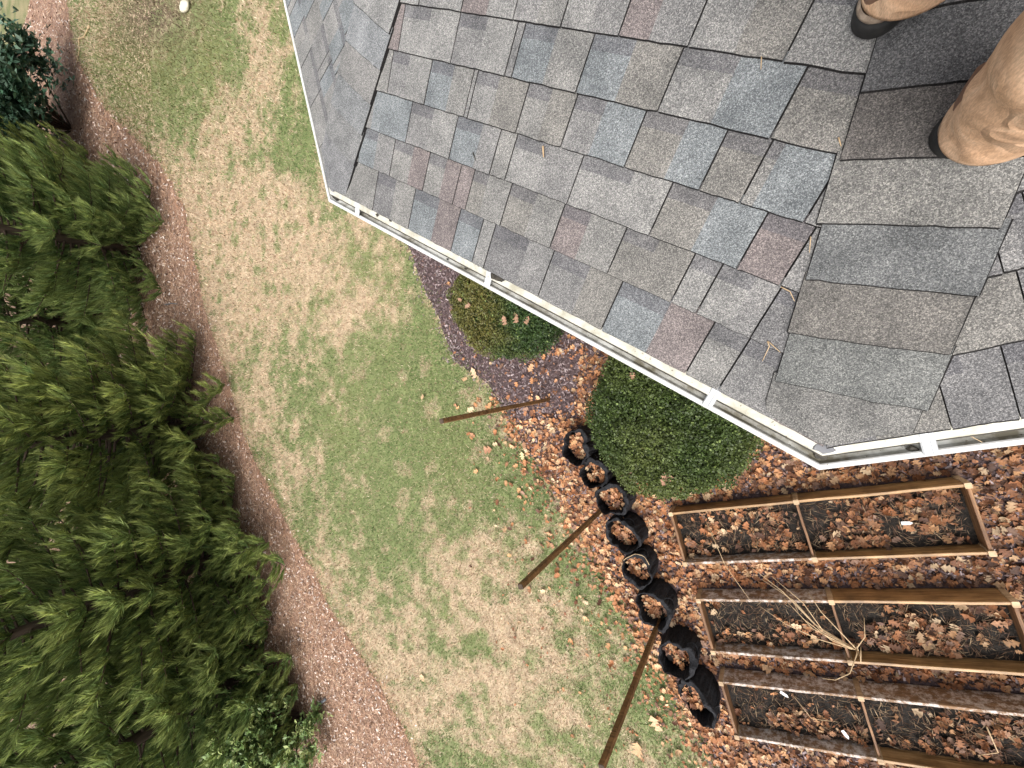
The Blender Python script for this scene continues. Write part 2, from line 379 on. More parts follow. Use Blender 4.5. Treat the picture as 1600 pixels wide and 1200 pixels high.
# --- main face: joints and colours read from the photograph, course by course
upE = E2 @ upA
TC = [-.006] + [(-.2884 + .1154 * i) * D_A + EYE @ upA - upE for i in range(1, 6)]
def limA(t):
    run = t / SLA; return (-LA + run * HIPT, -run * HIPT)
def sA(px, py): return (onA(px, py) - E2) @ uA
CA = {0: ([(590, 292), (647, 320), (716, 353), (754, 356), (769, 378), (857.5, 421), (961, 470), (1099, 536), (1151, 563)],
          [('d', 'w', .35, 0), ('d', 'w', .5, 1), ('b', 'r', .55, 1), ('b', 'b', .5, 3), ('l', 'l', .5, 0), ('d', 'g', .6, 1), ('g', 't', .55, 1), ('b', 'r', .55, 1), ('w', 'w', .4, 3), ('g', 'r', .55, 1)]),
      1: ([(565, 232), (616, 245), (669, 267.5), (717, 287), (737, 296), (793, 320), (873.5, 352), (967, 389), (1069, 433), (1108, 454), (1197, 488)],
          [('w', 'w', .5, 0), ('b', 'g', .5, 1), ('w', 'r', .55, 1), ('w', 'r', .55, 1), ('r', 'r', .5, 0), ('t', 'w', .4, 1), ('t', 'w', .5, 1), ('r', 'w', .45, 1), ('t', 't', .5, 1), ('l', 'l', .5, 3), ('l', 'g', .6, 1), ('d', 'd', .5, 3)]),
      2: ([(642, 190), (711, 216), (776, 239), (801, 246), (901, 281), (1034, 327.5), (1177.5, 374), (1248, 399)],
          [('g', 'b', .45, 1), ('g', 'l', .5, 1), ('b', 'g', .6, 1), ('w', 'w', .5, 0), ('l', 'g', .5, 1), ('l', 'l', .6, 1), ('t', 'b', .5, 1), ('r', 'r', .5, 3), ('g', 'g', .5, 0)]),
      3: ([(613, 112), (672, 128), (736, 144), (741.5, 148), (819, 169), (892, 188), (995, 217), (1117, 249), (1184, 266), (1281, 307)],
          [('w', 'w', .5, 0), ('g', 'l', .45, 1), ('b', 'w', .55, 1), ('l', 'l', .5, 0), ('l', 't', .45, 1), ('w', 't', .5, 1), ('g', 'b', .45, 1), ('t', 'b', .55, 1), ('t', 't', .5, 3), ('w', 'b', .2, 1), ('g', 'g', .5, 0)]),
      4: ([(631, 41), (715, 58), (802, 76), (813, 79), (917, 99), (1050, 124), (1234, 160)],
          [('r', 'r', .5, 0), ('l', 'l', .5, 1), ('g', 'l', .5, 1), ('g', 'g', .5, 0), ('b', 'w', .5, 1), ('b', 't', .5, 1), ('l', 'b', .5, 1), ('t', 'g', .5, 3)]),
      5: ([(658, 7), (724, 18), (805, 31), (880, 40), (969, 57), (1078, 72), (1225, 97)],
          [('l', 'l', .5, 0), ('g', 'l', .5, 0), ('r', 'l', .5, 1), ('g', 'w', .5, 0), ('l', 'g', .5, 0), ('r', 'g', .45, 1), ('l', 't', .5, 0), ('l', 'g', .5, 1)])}
EXPO = .143
for k in range(0, 13):
    t0 = TC[k] if k < 6 else TC[5] + EXPO * (k - 5)
    t1 = TC[k + 1] if k < 5 else TC[5] + EXPO * (k - 4)
    lo, hi = limA(t0)
    if k in CA:
        J = [sA(*p) for p in CA[k][0]]; cols = CA[k][1]
    else:
        J = []; x = lo + rng.uniform(.05, .2)
        while x < hi - .03: J.append(x); x += rng.choice([.06, .14, .19, .24, .3])
        cols = [(str(rng.choice(list('glwtbrl'))), str(rng.choice(list('gwtb'))), rng.uniform(.4, .6), int(rng.choice([0, 1, 1, 3]))) for _ in range(len(J) + 1)]
    e = [lo] + J + [hi]
    for i in range(len(e) - 1):
        if e[i + 1] - e[i] > .004:
            c = cols[i]; shingle(E2, uA, upA, NA, e[i], e[i + 1], t0, t1, c[0], c[1], c[2], c[3], limA)
# --- left face and right face
def face(E, u, up, Nn, lim, ncourse, t_first, joints=None, c1='glwtbglr', c2='gwtbdl'):
    for k in range(ncourse):
        t0 = -.006 if k == 0 else t_first + EXPO * (k - 1); t1 = t_first + EXPO * k
        lo, hi = lim(t0); J = []; x = lo + rng.uniform(.02, .25)
        while x < hi - .03: J.append(x); x += float(rng.choice([.05, .12, .17, .22, .28]))
        if joints and k in joints: J = sorted(joints[k] + [j for j in J if j > max(joints[k]) + .1])
        e = [lo] + J + [hi]
        for i in range(len(e) - 1):
            shingle(E, u, up, Nn, e[i], e[i + 1], t0, t1, str(rng.choice(list(c1))), str(rng.choice(list(c2))), rng.uniform(.35, .65), int(rng.choice([0, 1, 1, 2, 3])), lim)
T29 = math.tan(math.radians(29)); EDGE[:] = [.0042, .0075]
face(E1, uB, upB, NB, lambda t: (-3.6, -t / SLB * T29), 8, .14, None, 'glwbglw', 'glwbgb')
def onC(px, py):
    r = ray(px, py); return EYE + r * (((E2 - EYE) @ NC) / (r @ NC))
def stC(px, py):
    q = onC(px, py) - E2; return q @ uC, q @ upC
tC1 = stC(1545, 540)[1]; EDGE[:] = [.0062, .007]
jC = {0: [stC(1478, 645)[0], stC(1577, 600)[0]], 1: [stC(1595, 460)[0]]}
face(E2, uC, upC, NC, lambda t: (t / SLB * T29, 2.2), 8, tC1, jC, 'dddgd', 'ddtdd')
# --- hip caps: folded pieces along both hips
CAPW = .293
def hip_caps(E, h, N1, N2, s1, first, cols, n=18):
    d1 = unit(np.cross(N1, h)) ; d2 = unit(np.cross(N2, h))
    if d1 @ s1 < 0: d1 = -d1
    if d2 @ s1 > 0: d2 = -d2
    for k in range(n):
        v0 = -.004 if k == 0 else first + .127 * (k - 1); v1 = first + .127 * k + .02
        yaw = rng.normal(0, .012); off = rng.normal(0, .003)
        m = 6; V = []; F = []; C = []
        us = np.concatenate([np.linspace(-1, 0, m + 1), np.linspace(0, 1, m + 1)[1:]]) * CAPW / 2 + off
        base = np.array(cols[k % len(cols)]) * (.8 if E is E1 else .8)
        jit = rng.normal(0, .001, len(us))
        def P(uu, v, hgt):
            q = (d1 * -uu if uu < 0 else d2 * uu); nn = N1 if uu < 0 else N2
            rnd = .004 * math.exp(-(uu / .03) ** 2)
            vv = v + yaw * uu
            Q = E + h * vv + q + nn * (hgt - rnd)
            o1 = (Q - E)[:2] @ (nA[:2] if True else 0)
            return Q
        rows = [(v0, .021), ((v0 + v1) / 2, .018), (v1, .0145)]
        if k == 0: rows = [(v0, .018), ((v0 + v1) / 2, .017), (v1, .0145)]
        tint = np.array([1, 1, 1.]) * rng.uniform(.94, 1.06)
        def quad(q, c):
            b = len(V); V.extend(q); C.extend([c] * 4); F.append((b, b + 1, b + 2, b + 3))
        for i in range(len(us) - 1):
            for r in range(2):
                (a, ha), (b, hb) = rows[r], rows[r + 1]
                ja, jb = (jit[i], jit[i + 1]) if r == 0 else (0, 0)
                quad([P(us[i], a + ja, ha), P(us[i + 1], a + jb, ha), P(us[i + 1], b, hb), P(us[i], b, hb)], base * tint)
            quad([P(us[i], v0 + jit[i] - .0045, .012), P(us[i + 1], v0 + jit[i + 1] - .0045, .012), P(us[i + 1], v0 + jit[i + 1], rows[0][1]), P(us[i], v0 + jit[i], rows[0][1])], np.array((.016, .015, .015)))  # lower cap edge likewise flared and blackened as its shadow line
        for i in (0, len(us) - 1):
            for r in range(2):
                (a, ha), (b, hb) = rows[r], rows[r + 1]
                e_ = .009 if (i and E is E2) else .0035 * (1 if i else -1)
                quad([P(us[i] + e_, a, .004), P(us[i], a, ha), P(us[i], b, hb), P(us[i] + e_, b, .004)], np.array((.014, .013, .013)))  # black cut edge flared out to stand in for the shadow beside the cap
        V = np.array(V)
        # trim the first pieces at the eave line of the two faces
        for j in range(len(V)):
            for nn in ((nA, nB) if E is E1 else (nA, nC)):
                r_ = (V[j] - E)[:2] @ nn[:2]
                if r_ < -.006: V[j] += (-.006 - r_) * np.array([*nn[:2], 0])
        mesh('hip_cap_shingle', V, F, M_SH, deck, np.array(C))
seamR = (onA(1324, 616) - E2) @ hipR
capsR = [(.185, .181, .174), (.148, .151, .147), (.148, .14, .131), (.145, .149, .151), (.172, .168, .16), (.125, .116, .11), (.1, .1, .103), (.11, .108, .11)]
hip_caps(E2, hipR, NA, NC, -uA, seamR, capsR)
capsL = [(.2, .2, .205), (.215, .215, .215), (.195, .2, .205), (.21, .205, .2), (.205, .212, .22), (.23, .228, .225), (.19, .19, .195)]
hip_caps(E1, hipL, NA, NB, uA, .19, capsL)
# --- gutter: profile swept along the three eaves, mitred at both corners
def eave_pt(i, o):
    """i-th corner of the eave polyline pushed outwards by o"""
    if i == 0: return Bfar - nB * o
    if i == 3: return Cfar - nC * o
    (E, n1, n2) = (E1, nB, nA) if i == 1 else (E2, nA, nC)
    b = unit(n1 + n2); return E - b * (o / (b @ n1))
def sweep(name, prof, mat, parent, seg=None, cols=None, sub=1, end=(0, 3)):
    V = []; F = []; n = len(prof)
    stations = []
    for i in range(end[0], end[1]):
        for k in range(sub): stations.append((i, k / sub))
    stations.append((end[1] - 1, 1.0))
    for (i, f) in stations:
        for (o, z) in prof:
            V.append(eave_pt(i, o) * (1 - f) + eave_pt(i + 1, o) * f + np.array([0, 0, z]))
    for k in range(len(stations) - 1):
        for j in range(n - 1): F.append((k * n + j, k * n + j + 1, (k + 1) * n + j + 1, (k + 1) * n + j))
    return mesh(name, V, F, mat, parent)
gut = sweep('gutter', [(.072, -.030), (.0725, -.036), (.0725, -.052), (.066, -.066), (.055, -.074), (.048, -.09), (.046, -.118), (-.046, -.118), (-.046, -.02)], M_GUT, house)
sweep('gutter_trough', [(-.044, -.022), (-.044, -.095), (-.012, -.095), (.01, -.084), (.024, -.068), (.034, -.056), (.044, -.049), (.053, -.044), (.058, -.034)], M_GUTIN, gut)
sweep('gutter_lip', [(.058, -.034), (.0575, -.029), (.0605, -.0265), (.070, -.0265), (.0725, -.0295), (.0725, -.036)], M_GUT, gut)
sweep('drip_edge', [(-.06, -.007), (.004, -.0068), (.031, -.0115), (.034, -.014), (.034, -.024), (.032, -.024), (.032, -.0155), (-.06, -.010)], M_DRIP, house)
sweep('gutter_gap_shade', [(.026, -.0205), (.033, -.0215), (.0395, -.0245), (.0395, -.031)], M_GRIME_SHADE, gut)  # dark strip painted in for the shade in the gap below the drip edge
fasc = sweep('fascia_board', [(-.048, -.01), (-.048, -.2), (-.07, -.2), (-.07, -.01)], M_FASC, house)
sweep('soffit', [(-.07, -.19), (-.42, -.19)], M_FASC, house)
sweep('wall', [(-.40, -.185), (-.40, -EZ)], M_SIDE, house)
for z in np.arange(.12, EZ - .25, .15):
    sweep('siding_board', [(-.40, -EZ + z + .148), (-.382, -EZ + z), (-.40, -EZ + z)], M_SIDE, house)
def hanger(px, py, tri=None):
    q = EYE + ray(px, py) * ((EZ - .024 - CAMZ) / ray(px, py)[2])
    # which eave
    best = min(((abs((q - E)[:2] @ n_[:2] + .035), u_, n_, E) for (u_, n_, E) in ((uA, nA, E2), (uC, nC, E2) if px > 1290 else (uA, nA, E2))), key=lambda a: a[0])
    u_, n_, E = best[1:]
    s = (q - E) @ u_; c = E + u_ * s
    prof = [(-.014, 0), (-.011, .004), (-.004, .004), (-.0025, .001), (.0025, .001), (.004, .004), (.011, .004), (.014, 0), (.014, -.003), (-.014, -.003)]
    V = []; F = []
    for (o, z) in ((-.006, -.0005), (.03, -.0145), (.045, -.019), (.066, -.0235)):
        for (a, b) in prof: V.append(c + u_ * a - n_ * o + np.array([0, 0, z + b + .001]))
    n = len(prof)
    for k in range(3):
        for i in range(n): F.append((k * n + i, k * n + (i + 1) % n, (k + 1) * n + (i + 1) % n, (k + 1) * n + i))
    F.append(tuple(range(n))); F.append(tuple(range(3 * n, 4 * n)))
    mesh('gutter_hanger', V, F, M_HANG, gut)
for p in [(563, 320), (769, 426), (1119, 611), (1446, 683)]: hanger(*p)
# sealant patch and grime at the corners, specks of debris in the gutter
def patch(name, E, n1, n2, o0, o1, z, w_, mat, seed):
    r = np.random.default_rng(seed); b = unit(n1 + n2); V = []; k = 12
    s = np.array([-b[1], b[0], 0]); c = E - b * ((o0 + o1) / 2)
    for i in range(k):
        t = 2 * math.pi * i / k; rr = r.uniform(.8, 1.15)
        V.append(c + s * math.cos(t) * w_ * rr - b * math.sin(t) * (o1 - o0) / 2 * rr + np.array([0, 0, z]))
    V += [v + np.array([0, 0, .003]) - (v - c) * .15 for v in V]
    F = [tuple(range(k, 2 * k))] + [(i, (i + 1) % k, k + (i + 1) % k, k + i) for i in range(k)]
    return mesh(name, V, F, mat, gut)
patch('sealant_patch', E2, nA, nC, .002, .03, -.0115, .024, M_SEAL, 1)
patch('grime_patch', E2, nA, nC, .03, .054, -.05, .018, M_GRIME_SHADE, 2)
patch('grime_patch', E1, nB, nA, .02, .055, -.05, .04, M_GRIME_SHADE, 3)
patch('sealant_patch', E1, nB, nA, -.01, .016, -.006, .03, M_SEAL, 4)
for (px, py, z, sz) in [(611, 345, -.016, .008), (635, 352, -.016, .008), (692, 380, -.014, .011), (578, 335, -.046, .012), (780, 434, -.012, .022), (797, 430, -.01, .016), (760, 415, -.012, .012), (728, 420, -.046, .005), (590, 336, -.012, .008), (1462, 703, -.045, .006), (1428, 702, -.045, .01), (1518, 655, -.012, .008), (1318, 701, -.05, .006), (700, 405, -.046, .005)]:
    r_ = ray(px, py); z = z + (.008 if z > -.03 else .004); q = EYE + r_ * ((EZ + z - CAMZ) / r_[2]); V = []; F = []; sz = sz * 1.25
    k = 8
    for lay, f, zz in ((0, 1, 0), (1, .6, .5)):
        for i in range(k):
            t = 2 * math.pi * i / k; rr = rng.uniform(.6, 1.2) * f
            V.append(q + uA * math.cos(t) * sz * 1.4 * rr + nA * math.sin(t) * sz * .7 * rr + np.array([0, 0, .002 + sz * zz * .6]))
    F = [(i, (i + 1) % k, k + (i + 1) % k, k + i) for i in range(k)] + [tuple(range(k, 2 * k)), tuple(reversed(range(k)))]
    mesh('debris_clump', V, F, M_GRIME_SHADE, gut)

# ================================================================= PERSON on the roof
def roof_z(x, y):
    P = np.array([x, y]); return min(EZ + PITCH * ((P - E2[:2]) @ nA[:2]), EZ + PB * ((P - E2[:2]) @ nC[:2])) + .021
face_a = math.radians(26); fw = np.array([math.cos(face_a), math.sin(face_a), 0]); lf = np.array([-fw[1], fw[0], 0])
heelR = np.array([.272, .382]); heelL = np.array([.138, .655])
person = thing('person', (.33, .57, roof_z(.33, .57)), 'person in tan trousers and brown black soled boots standing on the roof', 'person')
def sole_outline():
    out = []
    for t in np.linspace(math.pi / 2, 3 * math.pi / 2, 19): out.append((.039 + .039 * math.cos(t), .039 * math.sin(t)))
    for x in (.08, .13, .18): out.append((x, -(.037 + .013 * ((x - .04) / .2) ** 2)))
    for t in np.linspace(-math.pi / 2, math.pi / 2, 17): out.append((.245 + .055 * math.cos(t), .006 + .052 * math.sin(t)))
    for x in (.18, .13, .08): out.append((x, .037 + .018 * ((x - .04) / .2) ** 2))
    return out
def boot(heel, yaw, mirror):
    f = np.array([math.cos(face_a + yaw), math.sin(face_a + yaw), 0]); l = np.array([-f[1], f[0], 0])
    z0 = roof_z(heel[0] + f[0] * .05, heel[1] + f[1] * .05); z1 = roof_z(*(heel + f[:2] * .26)); sl_ = (z1 - z0) / .21
    def W(x, y, z): return np.array([heel[0], heel[1], z0 - sl_ * .05]) + f * x + l * (y * mirror) + np.array([0, 0, sl_ * x + z])
    O = sole_outline(); n = len(O)
    lay = [(0, .96), (.006, 1.03), (.03, 1.03), (.036, .99)]
    V = [W(.15 + (x - .15) * (1 + (k - 1) * .55), y * (k + .08), z) for z, k in lay for x, y in O]
    F = [(a * n + i, a * n + (i + 1) % n, (a + 1) * n + (i + 1) % n, (a + 1) * n + i) for a in range(len(lay) - 1) for i in range(n)] + [tuple(reversed(range(n))), tuple(range(3 * n, 4 * n))]
    so = mesh('boot_sole', V, F, M_SOLE, person, smooth=True)
    # upper: stacked rings moving back towards the ankle
    lay = [(.036, .008, .295, .93), (.05, .008, .29, .94), (.075, .006, .27, .93), (.095, .006, .2, .9), (.115, .004, .155, .95), (.15, .004, .14, 1.0), (.2, .004, .14, 1.05)]
    V = []; 
    for (z, x0, x1, k) in lay:
        for (x, y) in O: V.append(W(x0 + (x / .3) * (x1 - x0), y * k, z))
    m = len(lay)
    F = [(a * n + i, a * n + (i + 1) % n, (a + 1) * n + (i + 1) % n, (a + 1) * n + i) for a in range(m - 1) for i in range(n)] + [tuple(range((m - 1) * n, m * n))]
    up_ = mesh('boot_upper', V, F, M_BOOT, person, smooth=True)
    # worn suede band at the heel counter
    V = []; ids = [i for i in range(n) if O[i][0] < .16]; ids = sorted(ids, key=lambda i: math.atan2(O[i][1], O[i][0] - .1) % (2 * math.pi))
    for z, k in ((.038, .97), (.043, 1.0), (.052, 1.0), (.058, .96)):
        for i in ids: x, y = O[i]; V.append(W(.12 + (x - .12) * k, y * k * 1.01, z + rng.normal(0, .001)))
    q = len(ids); F = [(a * q + i, a * q + i + 1, (a + 1) * q + i + 1, (a + 1) * q + i) for a in range(3) for i in range(q - 1)]
    mesh('heel_band', V, F, M_WELT, up_, smooth=True)
    return W
WR = boot(heelR + np.array([.0, .022]), .06, -1); WL = boot(heelL, .08, 1)
pz = roof_z(.33, .57)
ankR = np.array([heelR[0], heelR[1], roof_z(*heelR)]) + fw * .082; ankL = np.array([heelL[0], heelL[1], roof_z(*heelL)]) + fw * .088
hipc = np.array([.30, .56, pz + .88])
kneeR = np.array([.345, .375, ankR[2] + .48]); kneeL = np.array([.275, .68, ankL[2] + .48])
hR = hipc - lf * .10; hL = hipc + lf * .10
def leg_rings(ank, knee, hip, hem):
    cs = []; n = 28
    ts = list(np.linspace(0, 1, 30))
    for t in ts:
        if t < .5: c = ank + (knee - ank) * (t / .5); c = c + np.array([0, 0, hem * (1 - t / .5)])
        else: c = knee + (hip - knee) * ((t - .5) / .5)
        r = .071 + .012 * min(1, t * 4) + .004 * math.sin(t * 40) * (1 - t) + (t ** 1.3) * .022
        cs.append((c, r))
    V = []
    for k, (c, r) in enumerate(cs):
        for i in range(n):
            a = 2 * math.pi * i / n
            wr = .016 * (vnoise(np.array([i * .3 + k * .25]), np.array([k * 1.25]), 11)[0] - .5) * (1 - .5 * k / 30) * min(1, k / 2)
            wr += min(1, k / 2) * (.008 * (1 - abs(math.sin(1.5 * a + k * .42))) ** 4 - .012 * (1 - abs(math.sin(a - k * .5 + 1))) ** 5)
            sc_ = (r + wr) * (1.08 if k == 0 else 1)
            V.append(c + fw * math.cos(a) * sc_ * 1.12 + lf * math.sin(a) * sc_)
    F = [(k * n + i, k * n + (i + 1) % n, (k + 1) * n + (i + 1) % n, (k + 1) * n + i) for k in range(len(cs) - 1) for i in range(n)]
    inner = len(V)
    for i in range(n): V.append((np.array(V[i]) - cs[0][0]) * .93 + cs[0][0] + np.array([0, 0, .012]))
    F += [(i, inner + i, inner + (i + 1) % n, (i + 1) % n) for i in range(n)]
    return V, F
for a_, k_, h_ in ((ankR, kneeR, hR), (ankL, kneeL, hL)):
    V, F = leg_rings(a_, k_, h_, .058)
    V = np.array(V); o = mesh('trouser_leg', V, F, M_PANTS, person, smooth=True)
    sm = o.modifiers.new('sub', 'SUBSURF'); sm.levels = 1; sm.render_levels = 1
def skinned(name, pts, edges, mat, parent):
    V = [p[0] for p in pts]
    base = np.array(wloc(parent)) if parent is not None else np.zeros(3)
    me = bpy.data.meshes.new(name); me.from_pydata([tuple(np.array(v) - base) for v in V], edges, [])
    o = bpy.data.objects.new(name, me); link(o, parent); me.materials.append(mat)
    md = o.modifiers.new('skin', 'SKIN'); md.use_smooth_shade = True
    if not me.skin_vertices: me.skin_vertices.new()
    for i, p in enumerate(pts):
        r = p[1]; me.skin_vertices[0].data[i].radius = (r, r) if not isinstance(r, tuple) else r
    me.skin_vertices[0].data[0].use_root = True
    sb = o.modifiers.new('sub', 'SUBSURF'); sb.levels = 1; sb.render_levels = 2
    return o
chest = hipc + np.array([0, 0, .38]); neck = hipc + np.array([0, 0, .60]); head = hipc + fw * .03 + np.array([0, 0, .74])
def arm(s):
    sh = chest + lf * s * .19 + np.array([0, 0, .13]); el = sh + lf * s * .07 - np.array([0, 0, .29]) + fw * .02; wr = el + fw * .14 - np.array([0, 0, .2])
    return sh, el, wr
pts = [(hipc, .12), (hipc + np.array([0, 0, .2]), .115), (chest, .13), (neck, .055), (head - fw * .01 + np.array([0, 0, -.04]), .075), (head + np.array([0, 0, .05]), .085), (head + np.array([0, 0, .11]), .05)]
ed = [(0, 1), (1, 2), (2, 3), (3, 4), (4, 5), (5, 6)]
for (a_, k_, h_) in ((ankR, kneeR, hR), (ankL, kneeL, hL)):
    b = len(pts); pts += [(h_ - np.array([0, 0, .05]), .08), (k_, .055), (a_ + np.array([0, 0, .12]), .04)]; ed += [(0, b), (b, b + 1), (b + 1, b + 2)]
for s in (-1, 1):
    sh, el, wr = arm(s); b = len(pts); pts += [(sh, .055), (el, .04), (wr, .028)]; ed += [(2, b), (b, b + 1), (b + 1, b + 2)]
    d = unit(wr - el); pal = wr + d * .07; pts.append((pal, (.032, .018))); ed.append((b + 2, b + 3)); pb = b + 3
    for j in range(4):
        q = pal + fw * (.03 - .02 * j) + d * .02; ln = (.07, .08, .075, .06)[j]
        c = len(pts); pts += [(q, .0095), (q + d * ln * .5 - lf * s * .008, .009), (q + d * ln * .95 - lf * s * .026, .008)]; ed += [(pb, c), (c, c + 1), (c + 1, c + 2)]
    c = len(pts); q = wr + d * .03 + fw * .03; pts += [(q, .011), (q + d * .035 + fw * .022 - lf * s * .006, .010), (q + d * .065 + fw * .03 - lf * s * .012, .009)]; ed += [(b + 2, c), (c, c + 1), (c + 1, c + 2)]
body = skinned('body', pts, ed, M_SKIN, person)
jp = [(hipc - np.array([0, 0, .06]), .175), (hipc + np.array([0, 0, .15]), .165), (chest, .18), (neck - np.array([0, 0, .05]), .08)]; je = [(0, 1), (1, 2), (2, 3)]
for s in (-1, 1):
    sh, el, wr = arm(s); b = len(jp); jp += [(sh, .075), (el, .06), (wr - (wr - el) * .06, .045)]; je += [(2, b), (b, b + 1), (b + 1, b + 2)]
skinned('jacket', jp, je, M_JACK, person)
def blob(name, c, r, mat, parent, n=14, jit=.0):
    V = []; F = []
    for a in range(n // 2 + 1):
        th = math.pi * a / (n // 2)
        for i in range(n):
            p = 2 * math.pi * i / n; V.append(np.array(c) + fw * math.sin(th) * math.cos(p) * r[0] + lf * math.sin(th) * math.sin(p) * r[1] + np.array([0, 0, math.cos(th) * r[2]]))
    for a in range(n // 2):
        for i in range(n): F.append((a * n + i, a * n + (i + 1) % n, (a + 1) * n + (i + 1) % n, (a + 1) * n + i))
    return mesh(name, V, F, mat, parent, smooth=True)
blob('hair', head + np.array([0, 0, .075]) - fw * .015, (.098, .088, .085), M_HAIR, person)
for s in (-1, 1):
    blob('ear', head + lf * s * .082 + np.array([0, 0, .01]), (.018, .008, .03), M_SKIN, body)
    blob('eye', head + lf * s * .032 + fw * .075 + np.array([0, 0, .02]), (.012, .013, .009), M_TAG, body)
blob('nose', head + fw * .088 + np.array([0, 0, -.012]), (.02, .014, .022), M_SKIN, body)
blob('mouth', head + fw * .075 + np.array([0, 0, -.055]), (.012, .024, .006), M_BOOT, body)

# ================================================================= RAISED BEDS
BU = np.array([math.cos(BEDANG), math.sin(BEDANG), 0]); BV = np.array([BU[1], -BU[0], 0])   # along the bed / towards the picture's bottom
BEDTOP, BH = .26, .235
def make_bed(tl, label, pale):
    o = G(*tl, BEDTOP); o[2] = 0
    bed = thing('raised_bed', o, label, 'garden bed', 'raised beds beside the leaf strewn corner of the house')
    Lc, Wd, th = 1.195, .555, .026
    P = lambda x, y, z=0: o + BU * x + BV * y + np.array([0, 0, z])
    zc = BEDTOP - BH / 2
    k = 0
    for cell in (0, 1):
        x0, x1 = cell * Lc + .022, (cell + 1) * Lc - .022
        for y in (0, Wd):
            mt = M_WOODW if (cell, y > 0) in pale else M_WOOD
            b = beam('board', P(x0, y, zc), P(x1, y, zc), th, BH, mt, bed)
            b.data.materials.append(M_WOODT)
            for p in b.data.polygons:
                if p.normal.z > .6: p.material_index = 1
    for x in (0, Lc, 2 * Lc):
        zz = BEDTOP - .012 if x == Lc else BEDTOP
        b = beam('divider_board' if x == Lc else 'board', P(x, .022, zz - BH / 2), P(x, Wd - .022, zz - BH / 2), .02 if x == Lc else th, BH, M_WOODX, bed)
        b.data.materials.append(M_WOODT)
        for p in b.data.polygons:
            if p.normal.z > .6: p.material_index = 1
        for y in (0, Wd):
            c = beam('corner_post', P(x, y, 0), P(x, y, BEDTOP + .016), .046, .046, M_WOODT, bed, up=BU)
    # soil: uneven surface
    n1, n2 = 48, 12; V = []; F = []
    for i in range(n1 + 1):
        for j in range(n2 + 1):
            x, y = 2 * Lc * i / n1, Wd * j / n2; q = P(x, y)
            h = .10 + .05 * (fbm(np.array([q[0] * 4]), np.array([q[1] * 4]), 5)[0] - .5) + .03 * (fbm(np.array([q[0] * 18]), np.array([q[1] * 18]), 8)[0] - .5)
            V.append(q + np.array([0, 0, h]))
    for i in range(n1):
        for j in range(n2): a = i * (n2 + 1) + j; F.append((a, a + n2 + 1, a + n2 + 2, a + 1))
    mesh('soil', V, F, M_SOILB, bed, smooth=True)
    return o
BEDS = [make_bed((1048, 803), 'cedar raised bed nearest the gutter corner, whole frame in view, soil partly bare', {(0, True)}),
        make_bed((1091, 938), 'middle cedar raised bed with pale dry stalks lying across its divider', {(0, False), (0, True)}),
        make_bed((1127, 1067), 'lowest cedar raised bed with pale weathered boards and white plant tags', {(0, False), (0, True), (1, False)})]
BP = lambda b, x, y, z: BEDS[b] + BU * x + BV * y + np.array([0, 0, z])

# ================================================================= POSTS
for (bx, by, h_, lab) in [(-2.463, -.577, 2.2, 'brown square timber post standing in dark mulch between the two clipped bushes'),
                          (-1.633, -1.884, 2.2, 'brown timber post standing behind the third and fourth black grow bags'),
                          (-.925, -3.077, 2.2, 'brown timber post cut by the lower picture edge, beside the sixth grow bag')]:
    t = thing('wooden_post', (bx, by, 0), lab, 'post', 'timber posts along the edge of the lawn')
    a = beam('post_shaft', (bx, by, -.05), (bx, by, h_ - .004), .047, .047, M_POST, t, up=(.95, .3, 0), bev=.006)
    beam('post_end', (bx, by, h_ - .0045), (bx, by, h_ + .002), .043, .043, M_POSTT, t, up=(.95, .3, 0), bev=.006)

